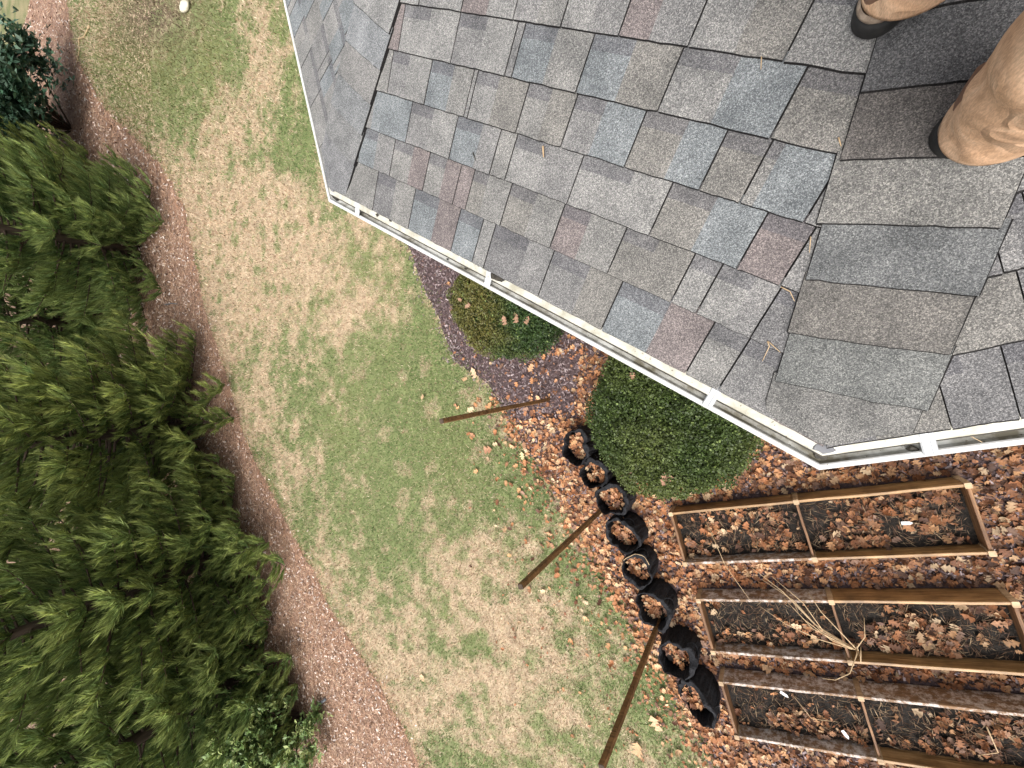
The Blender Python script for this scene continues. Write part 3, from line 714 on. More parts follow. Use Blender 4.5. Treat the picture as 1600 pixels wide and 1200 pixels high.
# ================================================================= GROW BAGS
bag_px = [(901, 698, .2, .38), (929, 739, .18, .34), (957, 780, .2, .34), (973, 836, .2, .36), (996, 890, .19, .33), (1022, 953, .205, .38), (1058, 1029, .205, .36), (1089, 1096, .21, .35)]
bag_lab = ['black fabric grow bag at the upper end of the row, closest to the lone post', 'second black grow bag from the upper end, small and touching the clipped bush side', 'third black grow bag, rim nearly round, directly above a timber post',
           'fourth black grow bag in the row, below the post, leaves heaped on its left', 'fifth black grow bag, with a pale stitched strap across its rim', 'sixth black grow bag with thick folded rim, at the head of the lowest post',
           'seventh black grow bag with dry stalks poking over its rim', 'lowest black grow bag, slumped to one side with leaves spilling out']
BAGS = []
for k, (px, py, r, h_) in enumerate(bag_px):
    c = G(px, py, h_ * .9); c[2] = 0; BAGS.append((c, r, h_))
    t = thing('grow_bag', c, bag_lab[k], 'grow bag', 'row of black fabric grow bags')
    rg = np.random.default_rng(100 + k); ph = rg.uniform(0, 6.28, 4); am = rg.uniform(.03, .1, 4)
    n = 56; tilt = rg.uniform(0, 6.28); slump = (.03, .02, .03, .04, .03, .03, .05, .13)[k]
    tilt = (2.6, 2.9, 3.4, 3.0, 3.2, 3.3, 3.0, 3.5)[k]
    def R(a, j): return r * (1 + am[0] * math.sin(2 * a + ph[0]) + am[1] * .6 * math.sin(3 * a + ph[1]) + am[2] * .35 * math.sin(5 * a + ph[2]))
    def hh(a): return h_ + slump * -math.cos(a - tilt) * 1.0 + .022 * math.sin(3 * a + ph[3]) + .014 * math.sin(5 * a + ph[2]) + .008 * math.sin(11 * a + ph[1])
    prof = [(.0, .93, 0), (.05, .98, 0), (.3, 1.02, 0), (.6, 1.0, 0), (.85, 1.0, 0), (.97, 1.01, 0), (1.0, .985, 0), (1.0, .95, 0), (.98, .91, 0), (.93, .87, 0), (.84, .84, 0), (.7, .82, 0), (.45, .82, 0)]
    V = []; F = []
    for pi, (f, q, _) in enumerate(prof):
        for i in range(n):
            a = 2 * math.pi * i / n; w_ = 1 + .018 * math.sin(11 * a + pi * .8 + ph[1]) * (1 if 0 < pi < 6 else .6) + .02 * (vnoise(np.array([i * .4]), np.array([pi * .9 + k * 7]), 2)[0] - .5)
            fold = 1 - .16 * max(0, math.cos(a - .4 - k)) ** 2 * (pi >= 7) - .1 * max(0, math.cos(2 * a + k)) * (pi >= 8)
            aim = math.atan2(-c[1], -c[0]) + .25 * math.sin(k * 2.1)
            qq = q
            if pi >= 7: qq = q * (1 + .20 * (pi - 6) / 5) * (1 - .26 * min(1, (pi - 6) / 3) * max(0, math.cos(a - aim)) ** .8)
            crease = 1 - .10 * (1 - abs(math.sin(2.5 * a + ph[0]))) ** 2 * (pi >= 2) - .08 * (1 - abs(math.sin(4.5 * a + ph[1] + .1 * pi))) ** 3 * (pi >= 3) + .02 * rg.normal() * (pi in (3, 4, 8, 9))
            rr = R(a, pi) * qq * w_ * fold * crease * 1.04
            V.append(c + np.array([math.cos(a) * rr, math.sin(a) * rr, hh(a) * f]))
    m = len(prof)
    F = [(p * n + i, p * n + (i + 1) % n, (p + 1) * n + (i + 1) % n, (p + 1) * n + i) for p in range(m - 1) for i in range(n)] + [tuple(reversed(range(n)))]
    mesh('fabric', V, F, M_FABRIC, t)
    V = [c + np.array([0, 0, h_ * .5])]; 
    for ring in (.5, .93):
        for i in range(20):
            a = 2 * math.pi * i / 20; V.append(c + np.array([math.cos(a) * R(a, 9) * .9 * ring, math.sin(a) * R(a, 9) * .9 * ring, h_ * (.5 - .03 * ring) + rg.normal(0, .006)]))
    F = [(0, 1 + i, 1 + (i + 1) % 20) for i in range(20)] + [(1 + i, 21 + i, 21 + (i + 1) % 20, 1 + (i + 1) % 20) for i in range(20)]
    mesh('soil', V, F, M_SOILB, t)
    for s in (0, 1):                                    # strap handles sewn to the sides
        a0 = ph[2] + s * math.pi; pts = []
        for u_ in np.linspace(-1, 1, 9):
            a = a0 + u_ * .35; rr = R(a, 4) * 1.03; z = hh(a) * (.86 - .22 * (1 - u_ * u_))
            pts.append(c + np.array([math.cos(a) * (rr + .012 * (1 - u_ * u_)), math.sin(a) * (rr + .012 * (1 - u_ * u_)), z]))
        V, F = tube(pts, [.007] * 9, 6); mesh('strap_handle', V, F, M_FABRIC, t, smooth=True)
    if k == 4:
        pts = [c + np.array([math.cos(a) * R(a, 4) * .97, math.sin(a) * R(a, 4) * .97, hh(a) + .004]) for a in np.linspace(.7, 2.6, 14)]
        V, F = tube(pts, [.004] * 14, 6); mesh('pale_strap', V, F, M_TWIG, t, smooth=True)

# ================================================================= scatter templates
def scatter(name, tmplV, tmplF, P, yaw, tilt, size, col, mat, parent=None, kind='stuff', normals=None):
    """many transformed copies of a small template joined into one mesh; P (n,3), yaw about z after tilting"""
    n = len(P); T = np.asarray(tmplV, float); k = len(T)
    cy, sy = np.cos(yaw), np.sin(yaw); tx, ty = tilt[:, 0], tilt[:, 1]
    X = T[None, :, 0] * size[:, None]; Y = T[None, :, 1] * size[:, None]; Z = T[None, :, 2] * size[:, None]
    Y2 = Y * np.cos(tx)[:, None] - Z * np.sin(tx)[:, None]; Z2 = Y * np.sin(tx)[:, None] + Z * np.cos(tx)[:, None]
    X3 = X * np.cos(ty)[:, None] + Z2 * np.sin(ty)[:, None]; Z3 = -X * np.sin(ty)[:, None] + Z2 * np.cos(ty)[:, None]
    V = np.stack([X3 * cy[:, None] - Y2 * sy[:, None] + P[:, None, 0], X3 * sy[:, None] + Y2 * cy[:, None] + P[:, None, 1], Z3 + P[:, None, 2]], 2).reshape(-1, 3)
    F = (np.asarray(tmplF)[None] + (np.arange(n) * k)[:, None, None]).reshape(-1, len(tmplF[0]))
    C = np.repeat(col, k, 0)
    return V, F, C
def lobed_leaf(seed=0, lobes=3, curl=.12):
    r = np.random.default_rng(seed); V = []; F = []
    xs = np.linspace(0, 1, 2 * lobes + 2); mid = []; L = []; Rr = []
    for i, x in enumerate(xs):
        z = curl * (math.sin(x * math.pi) * -.6 + (x - .5) ** 2 * r.uniform(.4, 1.4)); mid.append((x - .5, 0, z))
        wd = (.08 if i in (0, len(xs) - 1) else (.33 if i % 2 == 0 else .13)) * (.75 + .5 * math.sin(x * math.pi)) * r.uniform(.85, 1.15)
        L.append((x - .5 + (.06 if i % 2 == 0 else 0), wd, z + r.uniform(.2, 1.2) * curl * (wd / .3)))
        wd *= r.uniform(.85, 1.15); Rr.append((x - .5 + (.06 if i % 2 == 0 else 0), -wd, z + r.uniform(.2, 1.2) * curl * (wd / .3)))
    n = len(xs); V = mid + L + Rr
    for i in range(n - 1):
        F += [(i, i + 1, n + i + 1), (i, n + i + 1, n + i), (i, 2 * n + i, 2 * n + i + 1), (i, 2 * n + i + 1, i + 1)]
    return V, F
LEAVES = [lobed_leaf(1, 3, .06), lobed_leaf(2, 3, .12), lobed_leaf(3, 2, .2), lobed_leaf(4, 3, .34)]
LEAFC = np.array([(.46, .21, .10), (.54, .28, .14), (.34, .135, .06), (.2, .08, .04), (.55, .34, .2), (.11, .05, .032), (.36, .15, .07), (.44, .22, .125), (.58, .4, .26), (.25, .14, .1)])
def merge(parts):
    V = []; F = []; C = []; o = 0
    for v, f, c in parts: V.append(v); F.append(f + o); C.append(c); o += len(v)
    return np.vstack(V), np.vstack(F), np.vstack(C)

# ================================================================= BUSHES (clipped)
def clipped_bush(c, rx, rz, label, tone, bronze, n=46000, seed=0):
    r = np.random.default_rng(seed); c = np.array(c, float)
    t = thing('clipped_bush', (c[0], c[1], 0), label, 'bush', 'clipped evergreen bushes under the eave')
    d = r.normal(size=(n, 3)); d /= np.linalg.norm(d, axis=1)[:, None]; d[:, 2] = np.where(d[:, 2] < -.55, -d[:, 2], d[:, 2])
    f1 = fbm(d[:, 0] * 2.5 + 5 + seed, d[:, 1] * 2.5 + d[:, 2] * 2, seed); f2 = fbm(d[:, 0] * 9 + 3, d[:, 1] * 9 + d[:, 2] * 7, seed + 3)
    rad = 1 + (f1 - .5) * .26 + (f2 - .5) * .30
    depth = 1 - np.abs(r.normal(0, .055, n)) ** 1.0
    dd = d.copy(); dd[:, 2] = np.sign(d[:, 2]) * np.abs(d[:, 2]) ** .8
    P = c + dd * (rad * depth)[:, None] * np.array([rx, rx * .97, rz])
    P = P[P[:, 2] > .04]; keep = len(P); f2 = f2[:keep]
    k = len(P); T = [(-.5, 0, 0), (0, -.32, .06), (.5, 0, .03), (0, .32, .06)]; FQ = [(0, 1, 2, 3)]
    yaw = r.uniform(0, 6.28, k); tilt = r.normal(0, .75, (k, 2)); size = r.uniform(.018, .032, k)
    mixv = np.clip(fbm(P[:, 0] * 2.2, P[:, 1] * 2.2, seed + 9) * 2 - .5 + bronze(P), 0, 1)[:, None]
    A = np.array(tone[0]); B = np.array(tone[1]); col = (A * (1 - mixv) + B * mixv) * r.uniform(.6, 1.45, (k, 1))
    young = r.random(k) < .05; col[young] = np.array((.16, .21, .06)) * r.uniform(.7, 1.3, (young.sum(), 1))
    V, F, C = scatter('', T, FQ, P, yaw, tilt, size, col, None)
    o = mesh('foliage', V, F, M_BOX, t, C); o['kind'] = 'stuff'
    # inner dark twiggy core, open lattice of stems
    Vs = []; Fs = []
    for j in range(26):
        a = r.uniform(0, 6.28); e = r.uniform(.25, 1.5); q = np.array([math.cos(a) * math.cos(e) * rx * .82, math.sin(a) * math.cos(e) * rx * .82, math.sin(e) * rz * .85])
        base = np.array([c[0], c[1], .0]); tip = c + q; midp = base * .5 + tip * .5 + r.normal(0, .05, 3)
        v, f = tube([base, midp, tip], [.022, .014, .005], 6); off = len(Vs); Vs += v; Fs += [tuple(i + off for i in g) for g in f]
    mesh('stems', Vs, Fs, M_BARK, t)
    # dense inner leaf mass
    k2 = 9000; d = r.normal(size=(k2, 3)); d /= np.linalg.norm(d, axis=1)[:, None]
    P2 = c + d * (r.uniform(.72, .93, k2))[:, None] * np.array([rx, rx * .97, rz]); P2 = P2[P2[:, 2] > .04]; k2 = len(P2)
    V, F, C = scatter('', T, FQ, P2, r.uniform(0, 6.28, k2), r.normal(0, .5, (k2, 2)), r.uniform(.05, .09, k2), np.tile(np.array(tone[0]), (k2, 1)) * r.uniform(.7, 1.2, (k2, 1)), None)
    o = mesh('inner_foliage', V, F, M_BOX, t, C); o['kind'] = 'stuff'
    return t
B1 = G(800, 470, .55); B2 = G(1045, 645, .6)
bush1c = np.array([B1[0] + .0, B1[1] + .05, .55]); bush2c = np.array([B2[0], B2[1], .6])
clipped_bush(bush1c, .78, .60, 'clipped evergreen bush with bronze tint and fallen leaves on top, farther along the gutter', [(.038, .068, .019), (.115, .105, .028)], lambda P: np.clip((topx(P)[:, 0] - 770) / -160, -.5, .2), seed=1)
clipped_bush(bush2c, .82, .64, 'large deep green clipped bush beside the black grow bags', [(.042, .066, .015), (.085, .105, .027)], lambda P: np.full(len(P), -.25), n=60000, seed=2)
bush_tops = [(bush1c, .78, .60), (bush2c, .82, .64)]
# ================================================================= LEAF LITTER, MULCH, STRAW, GRASS
def hfield(P):
    """height of what lies under a leaf: bed soil, bag filling or the ground"""
    z = np.full(len(P), .016)
    for b in BEDS:
        q = P[:, :2] - b[:2]; x = q @ BU[:2]; y = q @ BV[:2]
        m = (x > .03) & (x < 2.36) & (y > .03) & (y < .525); z[m] = .115
    for c, r, h_ in BAGS:
        m = np.hypot(P[:, 0] - c[0], P[:, 1] - c[1]) < r * .8; z[m] = h_ * .52
    return z
def wall_zone(P):
    """True where a leaf would sit in a board, bag wall or post"""
    bad = np.zeros(len(P), bool)
    for b in BEDS:
        q = P[:, :2] - b[:2]; x = q @ BU[:2]; y = q @ BV[:2]
        inx = (x > -.05) & (x < 2.44)
        bad |= inx & ((np.abs(y) < .045) | (np.abs(y - .555) < .045))
        iny = (y > -.04) & (y < .6)
        for xx in (0, 1.195, 2.39): bad |= iny & (np.abs(x - xx) < .04)
    for c, r, h_ in BAGS:
        d = np.hypot(P[:, 0] - c[0], P[:, 1] - c[1]); bad |= (d > r * .8) & (d < r * 1.12)
    for c, r, _ in bush_tops: bad |= np.hypot(P[:, 0] - c[0], P[:, 1] - c[1]) < r * .8
    return bad
def boundary_dist(P, line):
    d = np.full(len(P), 1e9)
    for a, b in zip(line[:-1], line[1:]):
        ab = b - a; t = np.clip(((P[:, :2] - a) @ ab) / (ab @ ab + 1e-12), 0, 1); q = a + t[:, None] * ab
        d = np.minimum(d, np.hypot(P[:, 0] - q[:, 0], P[:, 1] - q[:, 1]))
    return d
lbs = np.array(LAWN_B)
def litter(n, xr, yr):
    P = np.stack([rng.uniform(*xr, n), rng.uniform(*yr, n), np.zeros(n)], 1)
    px = topx(P); inside = inpoly(P, bed_poly); d = boundary_dist(P, lbs)
    dens = np.where(inside, 1.0, np.exp(-d / .16) * .8 + .05 * np.exp(-d / .8))
    mul = (px[:, 0] < 905) & (px[:, 1] < 655) & inside
    edge = np.clip((px[:, 1] - 600) / 90, 0, 1)
    dens = np.where(mul, np.maximum(.05, edge * .5 * (px[:, 0] > 800)), dens)
    dens = np.where((px[:, 1] < 560) & inside, np.clip((px[:, 0] - 830) / 250, .04, .45), dens)
    dens = np.where(~inside & (px[:, 1] < 620), dens * .08, dens)
    for b, bare in zip(BEDS, (.42, .46, .46)):
        q = P[:, :2] - b[:2]; x = q @ BU[:2]; y = q @ BV[:2]; m = (x > 0) & (x < 2.39) & (y > 0) & (y < .555)
        nz = fbm(P[:, 0] * 2.4 + 3, P[:, 1] * 2.4, 21); dens = np.where(m, np.clip((nz - bare) * 7 + y / .555 * 1.5 - .75, .05, 1) * .85, dens)
    for c, r, h_ in BAGS: dens = np.where(np.hypot(P[:, 0] - c[0], P[:, 1] - c[1]) < r * .8, 1.0, dens)
    clump = .45 + .8 * fbm(P[:, 0] * 1.6, P[:, 1] * 1.6, 33)
    keep = (rng.random(n) < dens * clump) & ~wall_zone(P)
    return P[keep]
LP = litter(48000, (-4.2, 3.9), (-7.2, 1.2))
LP[:, 2] = hfield(LP) + rng.uniform(.004, .045, len(LP))
grp = rng.integers(0, 4, len(LP)); parts = []
dryz = fbm(LP[:, 0] * 1.1, LP[:, 1] * 1.1, 44)
wet_mix = np.clip((topx(LP)[:, 0] - 1080) / 300, 0, 1)      # leaves lying in the beds are wetter and browner than the dry drift by the bags
for g in range(4):
    m = grp == g; k = m.sum(); q = rng.random(k)
    ci = np.where(rng.random(k) < .35 + .25 * wet_mix[m], rng.choice([2, 3, 5, 6, 9], k), rng.choice([0, 1, 4, 7, 8, 6], k))
    col = LEAFC[ci] * np.array([1.0, 1.04, 1.0]) * rng.uniform(.75, 1.3, (k, 1)) * (1 - .38 * wet_mix[m])[:, None]
    parts.append(scatter('', *LEAVES[g], LP[m], rng.uniform(0, 6.28, k), rng.normal(0, .3, (k, 2)), np.where(rng.random(k) < .3, rng.uniform(.025, .05, k), rng.uniform(.045, .1, k)), col, None))
FP = litter(70000, (-3.4, 3.8), (-7, .6)); FP[:, 2] = hfield(FP) + rng.uniform(.0, .018, len(FP)); k = len(FP)
FT = [(-.5, -.1, 0), (.1, -.3, .1), (.5, .05, 0), (-.1, .28, .12)]
fcol = LEAFC[rng.choice([0, 1, 2, 3, 5, 6, 7, 9], k)] * rng.uniform(.6, 1.2, (k, 1)) * (1 - .38 * np.clip((topx(FP)[:, 0] - 1080) / 300, 0, 1))[:, None]
fv, ff, fc = scatter('', FT, [(0, 1, 2), (0, 2, 3)], FP, rng.uniform(0, 6.28, k), rng.normal(0, .35, (k, 2)), rng.uniform(.02, .07, k), fcol, None)
parts.append((fv, ff, fc))
V, F, C = merge(parts); o = mesh('leaf_litter', V, F, M_LEAF, None, C); tag(o, 'drift of dry brown oak leaves around the grow bags and raised beds', 'leaf litter', kind='stuff')
kq = 5200; b_ = rng.integers(0, 3, kq); xx = rng.uniform(.05, 2.34, kq); yy = rng.uniform(.04, .51, kq)
DP = np.array([BEDS[i][:3] for i in b_]) + BU[None] * xx[:, None] + BV[None] * yy[:, None]; DP[:, 2] = .125 + rng.uniform(0, .02, kq); DP = DP[~wall_zone(DP)]; kq = len(DP)
dcol = np.array([(.2, .13, .08), (.1, .06, .04), (.3, .22, .14), (.04, .028, .02), (.14, .08, .05)])[rng.integers(0, 5, kq)] * rng.uniform(.7, 1.2, (kq, 1))
V, F, C = scatter('', [(-.5, -.03, 0), (0, -.03, .06), (.5, 0, 0), (0, .03, .06)], [(0, 1, 2), (0, 2, 3)], DP, rng.uniform(0, 6.28, kq), rng.normal(0, .3, (kq, 2)), rng.uniform(.03, .12, kq), dcol, None)
tag(mesh('plant_debris', V, F, M_STRAW, None, C), 'shredded stems and straw strewn over the soil of the raised beds', 'plant debris', kind='stuff')
# bark chips
n = 78000; P = np.stack([rng.uniform(-5.6, 2.2, n), rng.uniform(-6.5, 3.8, n), np.full(n, .014)], 1)
ins = inpoly(P, bed_poly); d = boundary_dist(P, lbs); keep = ins | (rng.random(n) < np.exp(-d / .06) * .6)
P = P[keep & ~wall_zone(P)]; n = len(P); P[:, 2] += rng.uniform(0, .018, n)
inbed = np.zeros(n, bool)
for b in BEDS:
    q = P[:, :2] - b[:2]; x = q @ BU[:2]; y = q @ BV[:2]; inbed |= (x > 0) & (x < 2.39) & (y > 0) & (y < .555)
P = P[~inbed]; n = len(P)
CH = [(-.5, -.2, 0), (.5, -.16, .02), (.45, .2, 0), (-.5, .16, .03), (0, 0, .14)]; CF = [(0, 1, 4), (1, 2, 4), (2, 3, 4), (3, 0, 4)]
cols = np.array([(.13, .093, .095), (.2, .155, .155), (.06, .04, .04), (.32, .26, .26), (.17, .10, .08)])[rng.choice(5, n, p=[.34, .25, .2, .11, .1])] * rng.uniform(.7, 1.4, (n, 1))
V, F, C = scatter('', CH, CF, P, rng.uniform(0, 6.28, n), rng.normal(0, .3, (n, 2)), rng.uniform(.02, .055, n), cols, None)
tag(mesh('bark_mulch', V, F, M_CHIP, None, C), 'dark purplish bark mulch around the clipped bushes', 'mulch', kind='stuff')
# pine straw on the path
def near_sample(n, xr, yr, near=6.0):
    out = []; tot = 0
    while tot < n:
        P = np.stack([rng.uniform(*xr, n * 2), rng.uniform(*yr, n * 2), np.zeros(n * 2)], 1)
        d2 = (P ** 2).sum(1) + 25; k = rng.random(len(P)) < np.minimum(1, (near ** 2) / d2); out.append(P[k]); tot += k.sum()
    return np.vstack(out)[:n]
prs = np.array(PATH_R)
P = near_sample(460000, (-34, -3), (-13, 18), 8.5); px = topx(P); vis = (px[:, 0] > -60) & (px[:, 1] > -60) & (px[:, 1] < 1420)
P = P[vis]; ins = inpoly(P, path_poly); d = boundary_dist(P, prs)
keep = ins | (~ins & (rng.random(len(P)) < np.exp(-d / .16) * .5)); P = P[keep]; n = len(P)
far = np.sqrt((P ** 2).sum(1)) / 10
P[:, 2] = .009 + rng.uniform(0, .035, n)
NT = [(-.5, -.022, 0), (.5, 0, .03), (-.5, .022, 0)]
cols = np.array([(.43, .29, .22), (.31, .185, .13), (.56, .43, .35), (.17, .09, .06), (.36, .205, .14)])[rng.choice(5, n, p=[.3, .25, .15, .15, .15])] * rng.uniform(.7, 1.3, (n, 1))
cols = cols * np.array([1.14, 1.13, 1.0]); edge = np.exp(-boundary_dist(P, prs) / .3)[:, None]; cols = cols * (1 - .35 * edge * np.array([.1, .35, .5]))
m_ = rng.random(n) < .16; kc = m_.sum()
cP = P[m_].copy(); cP[:, 2] += .02
ccol = np.array([(.6, .5, .44), (.5, .38, .31), (.2, .12, .09), (.68, .6, .54), (.1, .06, .045)])[rng.choice(5, kc, p=[.3, .25, .2, .1, .15])] * rng.uniform(.75, 1.2, (kc, 1))
cv, cf, ccl = scatter('', [(-.5, -.22, 0), (.45, -.18, .05), (.5, .2, 0), (-.4, .2, .06)], [(0, 1, 2), (0, 2, 3)], cP, rng.uniform(0, 6.28, kc), rng.normal(0, .35, (kc, 2)), rng.uniform(.02, .06, kc) * np.clip(far[m_], 1, 2), ccol, None)
V, F, C = scatter('', NT, [(0, 1, 2)], P, rng.uniform(0, 6.28, n), rng.normal(0, .2, (n, 2)), rng.uniform(.08, .2, n) * np.clip(far, 1, 2), cols, None)
V, F, C = merge([(V, F, C), (cv, cf, ccl)])
tag(mesh('pine_straw', V, F, M_STRAW, None, C), 'reddish brown pine straw covering the curved path beside the trees', 'pine straw', kind='stuff')
# grass
TAN = [(400, 110, 40, 1), (372, 165, 50, 1.1), (345, 215, 40, 1), (405, 60, 28, 1), (395, 10, 30, .8), (425, 120, 25, .9), (330, 330, 60, 1), (420, 300, 55, .9), (390, 400, 90, 1.1), (470, 430, 65, .9), (545, 480, 45, .8), (350, 520, 60, 1.1), (480, 350, 60, .9), (300, 300, 35, .7),
       (800, 1000, 95, 1.1), (760, 930, 60, .8), (850, 960, 60, .9), (700, 880, 45, .7), (620, 1050, 50, .8), (575, 1010, 50, .9), (690, 1100, 55, .7), (560, 370, 28, .9), (400, 640, 45, 1), (480, 730, 30, .5), (760, 860, 35, .7), (440, 720, 35, .8), (520, 880, 45, .7), (600, 1130, 45, .8), (790, 1090, 50, .6), (540, 500, 35, .8)]
GRN = [(590, 680, 150, .5), (700, 640, 100, .4), (640, 850, 120, .35), (900, 950, 80, .5), (460, 190, 40, 1.2), (445, 240, 35, 1), (480, 120, 38, 1.2), (455, 40, 35, 1), (300, 110, 95, 1), (210, 120, 60, .8), (340, 60, 50, .7), (590, 620, 85, .7), (640, 560, 60, .8), (680, 520, 45, .9), (600, 760, 80, .5), (660, 700, 70, .6), (750, 720, 60, .7), (900, 880, 55, .9), (960, 990, 55, 1), (1000, 1100, 60, 1.1), (520, 560, 40, .4), (850, 800, 50, .6), (745, 1000, 28, 1), (1050, 1080, 50, 1.1), (700, 1160, 40, .5), (560, 400, 40, .8), (590, 420, 40, .7), (500, 470, 28, .7), (330, 180, 35, .4), (800, 760, 50, .6), (535, 320, 25, .8), (730, 1010, 22, 1.2), (820, 1130, 40, .6)]
def tanness(P):
    px = topx(P); v = np.zeros(len(P))
    for s, L in ((1, TAN), (-1, GRN)):
        for x, y, r, a in L: v += s * a * np.exp(-((px[:, 0] - x) ** 2 + (px[:, 1] - y) ** 2) / (r * r))
    return v
def spots(P, cell, seed, pres, r0, r1):
    ci = np.floor(P[:, :2] / cell).astype(np.int64)
    def hsh(k):
        v = (ci[:, 0] * 374761393 + ci[:, 1] * 668265263 + (seed + k) * 1274126177) & 0xffffffff
        v = ((v ^ (v >> 13)) * 1274126177) & 0xffffffff
        return ((v ^ (v >> 16)) & 0xffff) / 65535.0
    r_ = r0 + (r1 - r0) * hsh(2) ** 2; cx = (ci[:, 0] + .3 + .4 * hsh(0)) * cell; cy = (ci[:, 1] + .3 + .4 * hsh(1)) * cell
    an = hsh(4) * 3.14; dx = P[:, 0] - cx; dy = P[:, 1] - cy; u_ = dx * np.cos(an) + dy * np.sin(an); v_ = -dx * np.sin(an) + dy * np.cos(an)
    d_ = np.sqrt(u_ ** 2 + (v_ * 1.6) ** 2) / r_ + (fbm(P[:, 0] * 14, P[:, 1] * 14, seed + 7, 2) - .5) * 1.4
    return (d_ < 1) & (hsh(3) < pres)
def lawn_tan(P):
    """how dormant the turf is at a point: 0 green, 1 straw"""
    tn = tanness(P); fb = fbm(P[:, 0] * .7, P[:, 1] * .7, 60); fm = fbm(P[:, 0] * 2.6, P[:, 1] * 2.6, 61, 5); fs = fbm(P[:, 0] * 11, P[:, 1] * 11, 62, 3)
    pt = 1 / (1 + np.exp(-(tn * 3.4 + (fb - .5) * 3 + (fm - .5) * 11 + (fs - .5) * 8 - .15)))
    pt = np.where(spots(P, .42, 5, .6, .06, .22) & (tn > -.2), pt * .3, pt); pt = np.where(spots(P, .3, 15, .3, .04, .12), pt * .35, pt)
    pt = np.where(spots(P, .55, 25, .45, .05, .24) & (tn < .5), 1 - (1 - pt) * .55, pt)
    return .12 + .8 * pt, fb
gx = np.arange(-15, -.2, .075); gy = np.arange(-12, 9.5, .075); XX, YY = np.meshgrid(gx, gy, indexing='ij'); GP = np.stack([XX.ravel(), YY.ravel(), np.full(XX.size, .0065)], 1)
ok = inpoly(GP, lawn_poly).reshape(XX.shape); ok4 = ok[:-1, :-1] & ok[1:, :-1] & ok[:-1, 1:] & ok[1:, 1:]
ii, jj = np.where(ok4); ny_ = len(gy); F = np.stack([ii * ny_ + jj, (ii + 1) * ny_ + jj, (ii + 1) * ny_ + jj + 1, ii * ny_ + jj + 1], 1)
gt, _ = lawn_tan(GP); C = np.array((.13, .17, .06)) * (1 - gt[:, None]) + np.array((.42, .32, .22)) * gt[:, None]
used = np.unique(F); remap = np.zeros(len(GP), int); remap[used] = np.arange(len(used))
tag(mesh('turf', GP[used], remap[F], M_STRAW, bpy.data.objects['lawn'], C[used]), kind='structure')
P = near_sample(1300000, (-32, .4), (-11.5, 20), 6.5); px = topx(P); vis = (px[:, 0] > -40) & (px[:, 1] > -60) & (px[:, 1] < 1420)
P = P[vis]; ins = inpoly(P, lawn_poly); d1 = boundary_dist(P[~ins], lbs)
keep = ins.copy(); sel = rng.random((~ins).sum()) < np.exp(-d1 / .09) * .55 * inpoly(P[~ins], bed_poly); keep[np.where(~ins)[0][sel]] = True
P = P[keep][:820000]; n = len(P); dist = np.sqrt((P ** 2).sum(1) + 25)
pt, f_big = lawn_tan(P)
bare = np.exp(-(((topx(P)[:, 0] - 245) / 70) ** 2 + ((topx(P)[:, 1] - 25) / 55) ** 2))
istan = rng.random(n) < np.clip(pt, 0, 1)
cg = np.array([(.12, .185, .055), (.165, .22, .08), (.08, .14, .045), (.23, .27, .11)])[rng.integers(0, 4, n)]
yel = np.clip((f_big - .42) * 4, 0, 1)[:, None]; cg = cg * (1 - yel * .5) + np.array((.25, .26, .10)) * yel * .5
ct = np.array([(.56, .42, .29), (.47, .33, .22), (.68, .55, .41), (.33, .205, .135), (.54, .42, .28)])[rng.integers(0, 5, n)]
col = np.where(istan[:, None], ct, cg) * rng.uniform(.6, 1.35, (n, 1))
olive = np.exp(-(((topx(P)[:, 0] - 250) / 130) ** 2 + ((topx(P)[:, 1] - 90) / 120) ** 2))[:, None] * .55
col = col * (1 - olive) + (np.array((.2, .17, .07)) * rng.uniform(.6, 1.3, (n, 1))) * olive
br = (bare * 1.0)[:, None]; col = col * (1 - br) + np.array((.15, .105, .075)) * rng.uniform(.7, 1.3, (n, 1)) * br
GT = [(0, -.075, 0), (.5, -.05, .5), (1, 0, .55), (.5, .05, .5), (0, .075, 0)]
GT = [(0, -.1, 0), (1, 0, .5), (0, .1, 0)]
P[:, 2] = .004
V, F, C = scatter('', GT, [(0, 1, 2)], P, rng.uniform(0, 6.28, n), rng.normal(0, .35, (n, 2)), rng.uniform(.025, .055, n) * np.clip(dist / 8, 1, 2.6), col, None)
tag(mesh('lawn_grass', V, F, M_GRASS, None, C), 'patchy lawn of green and straw coloured dormant grass', 'grass', kind='stuff')

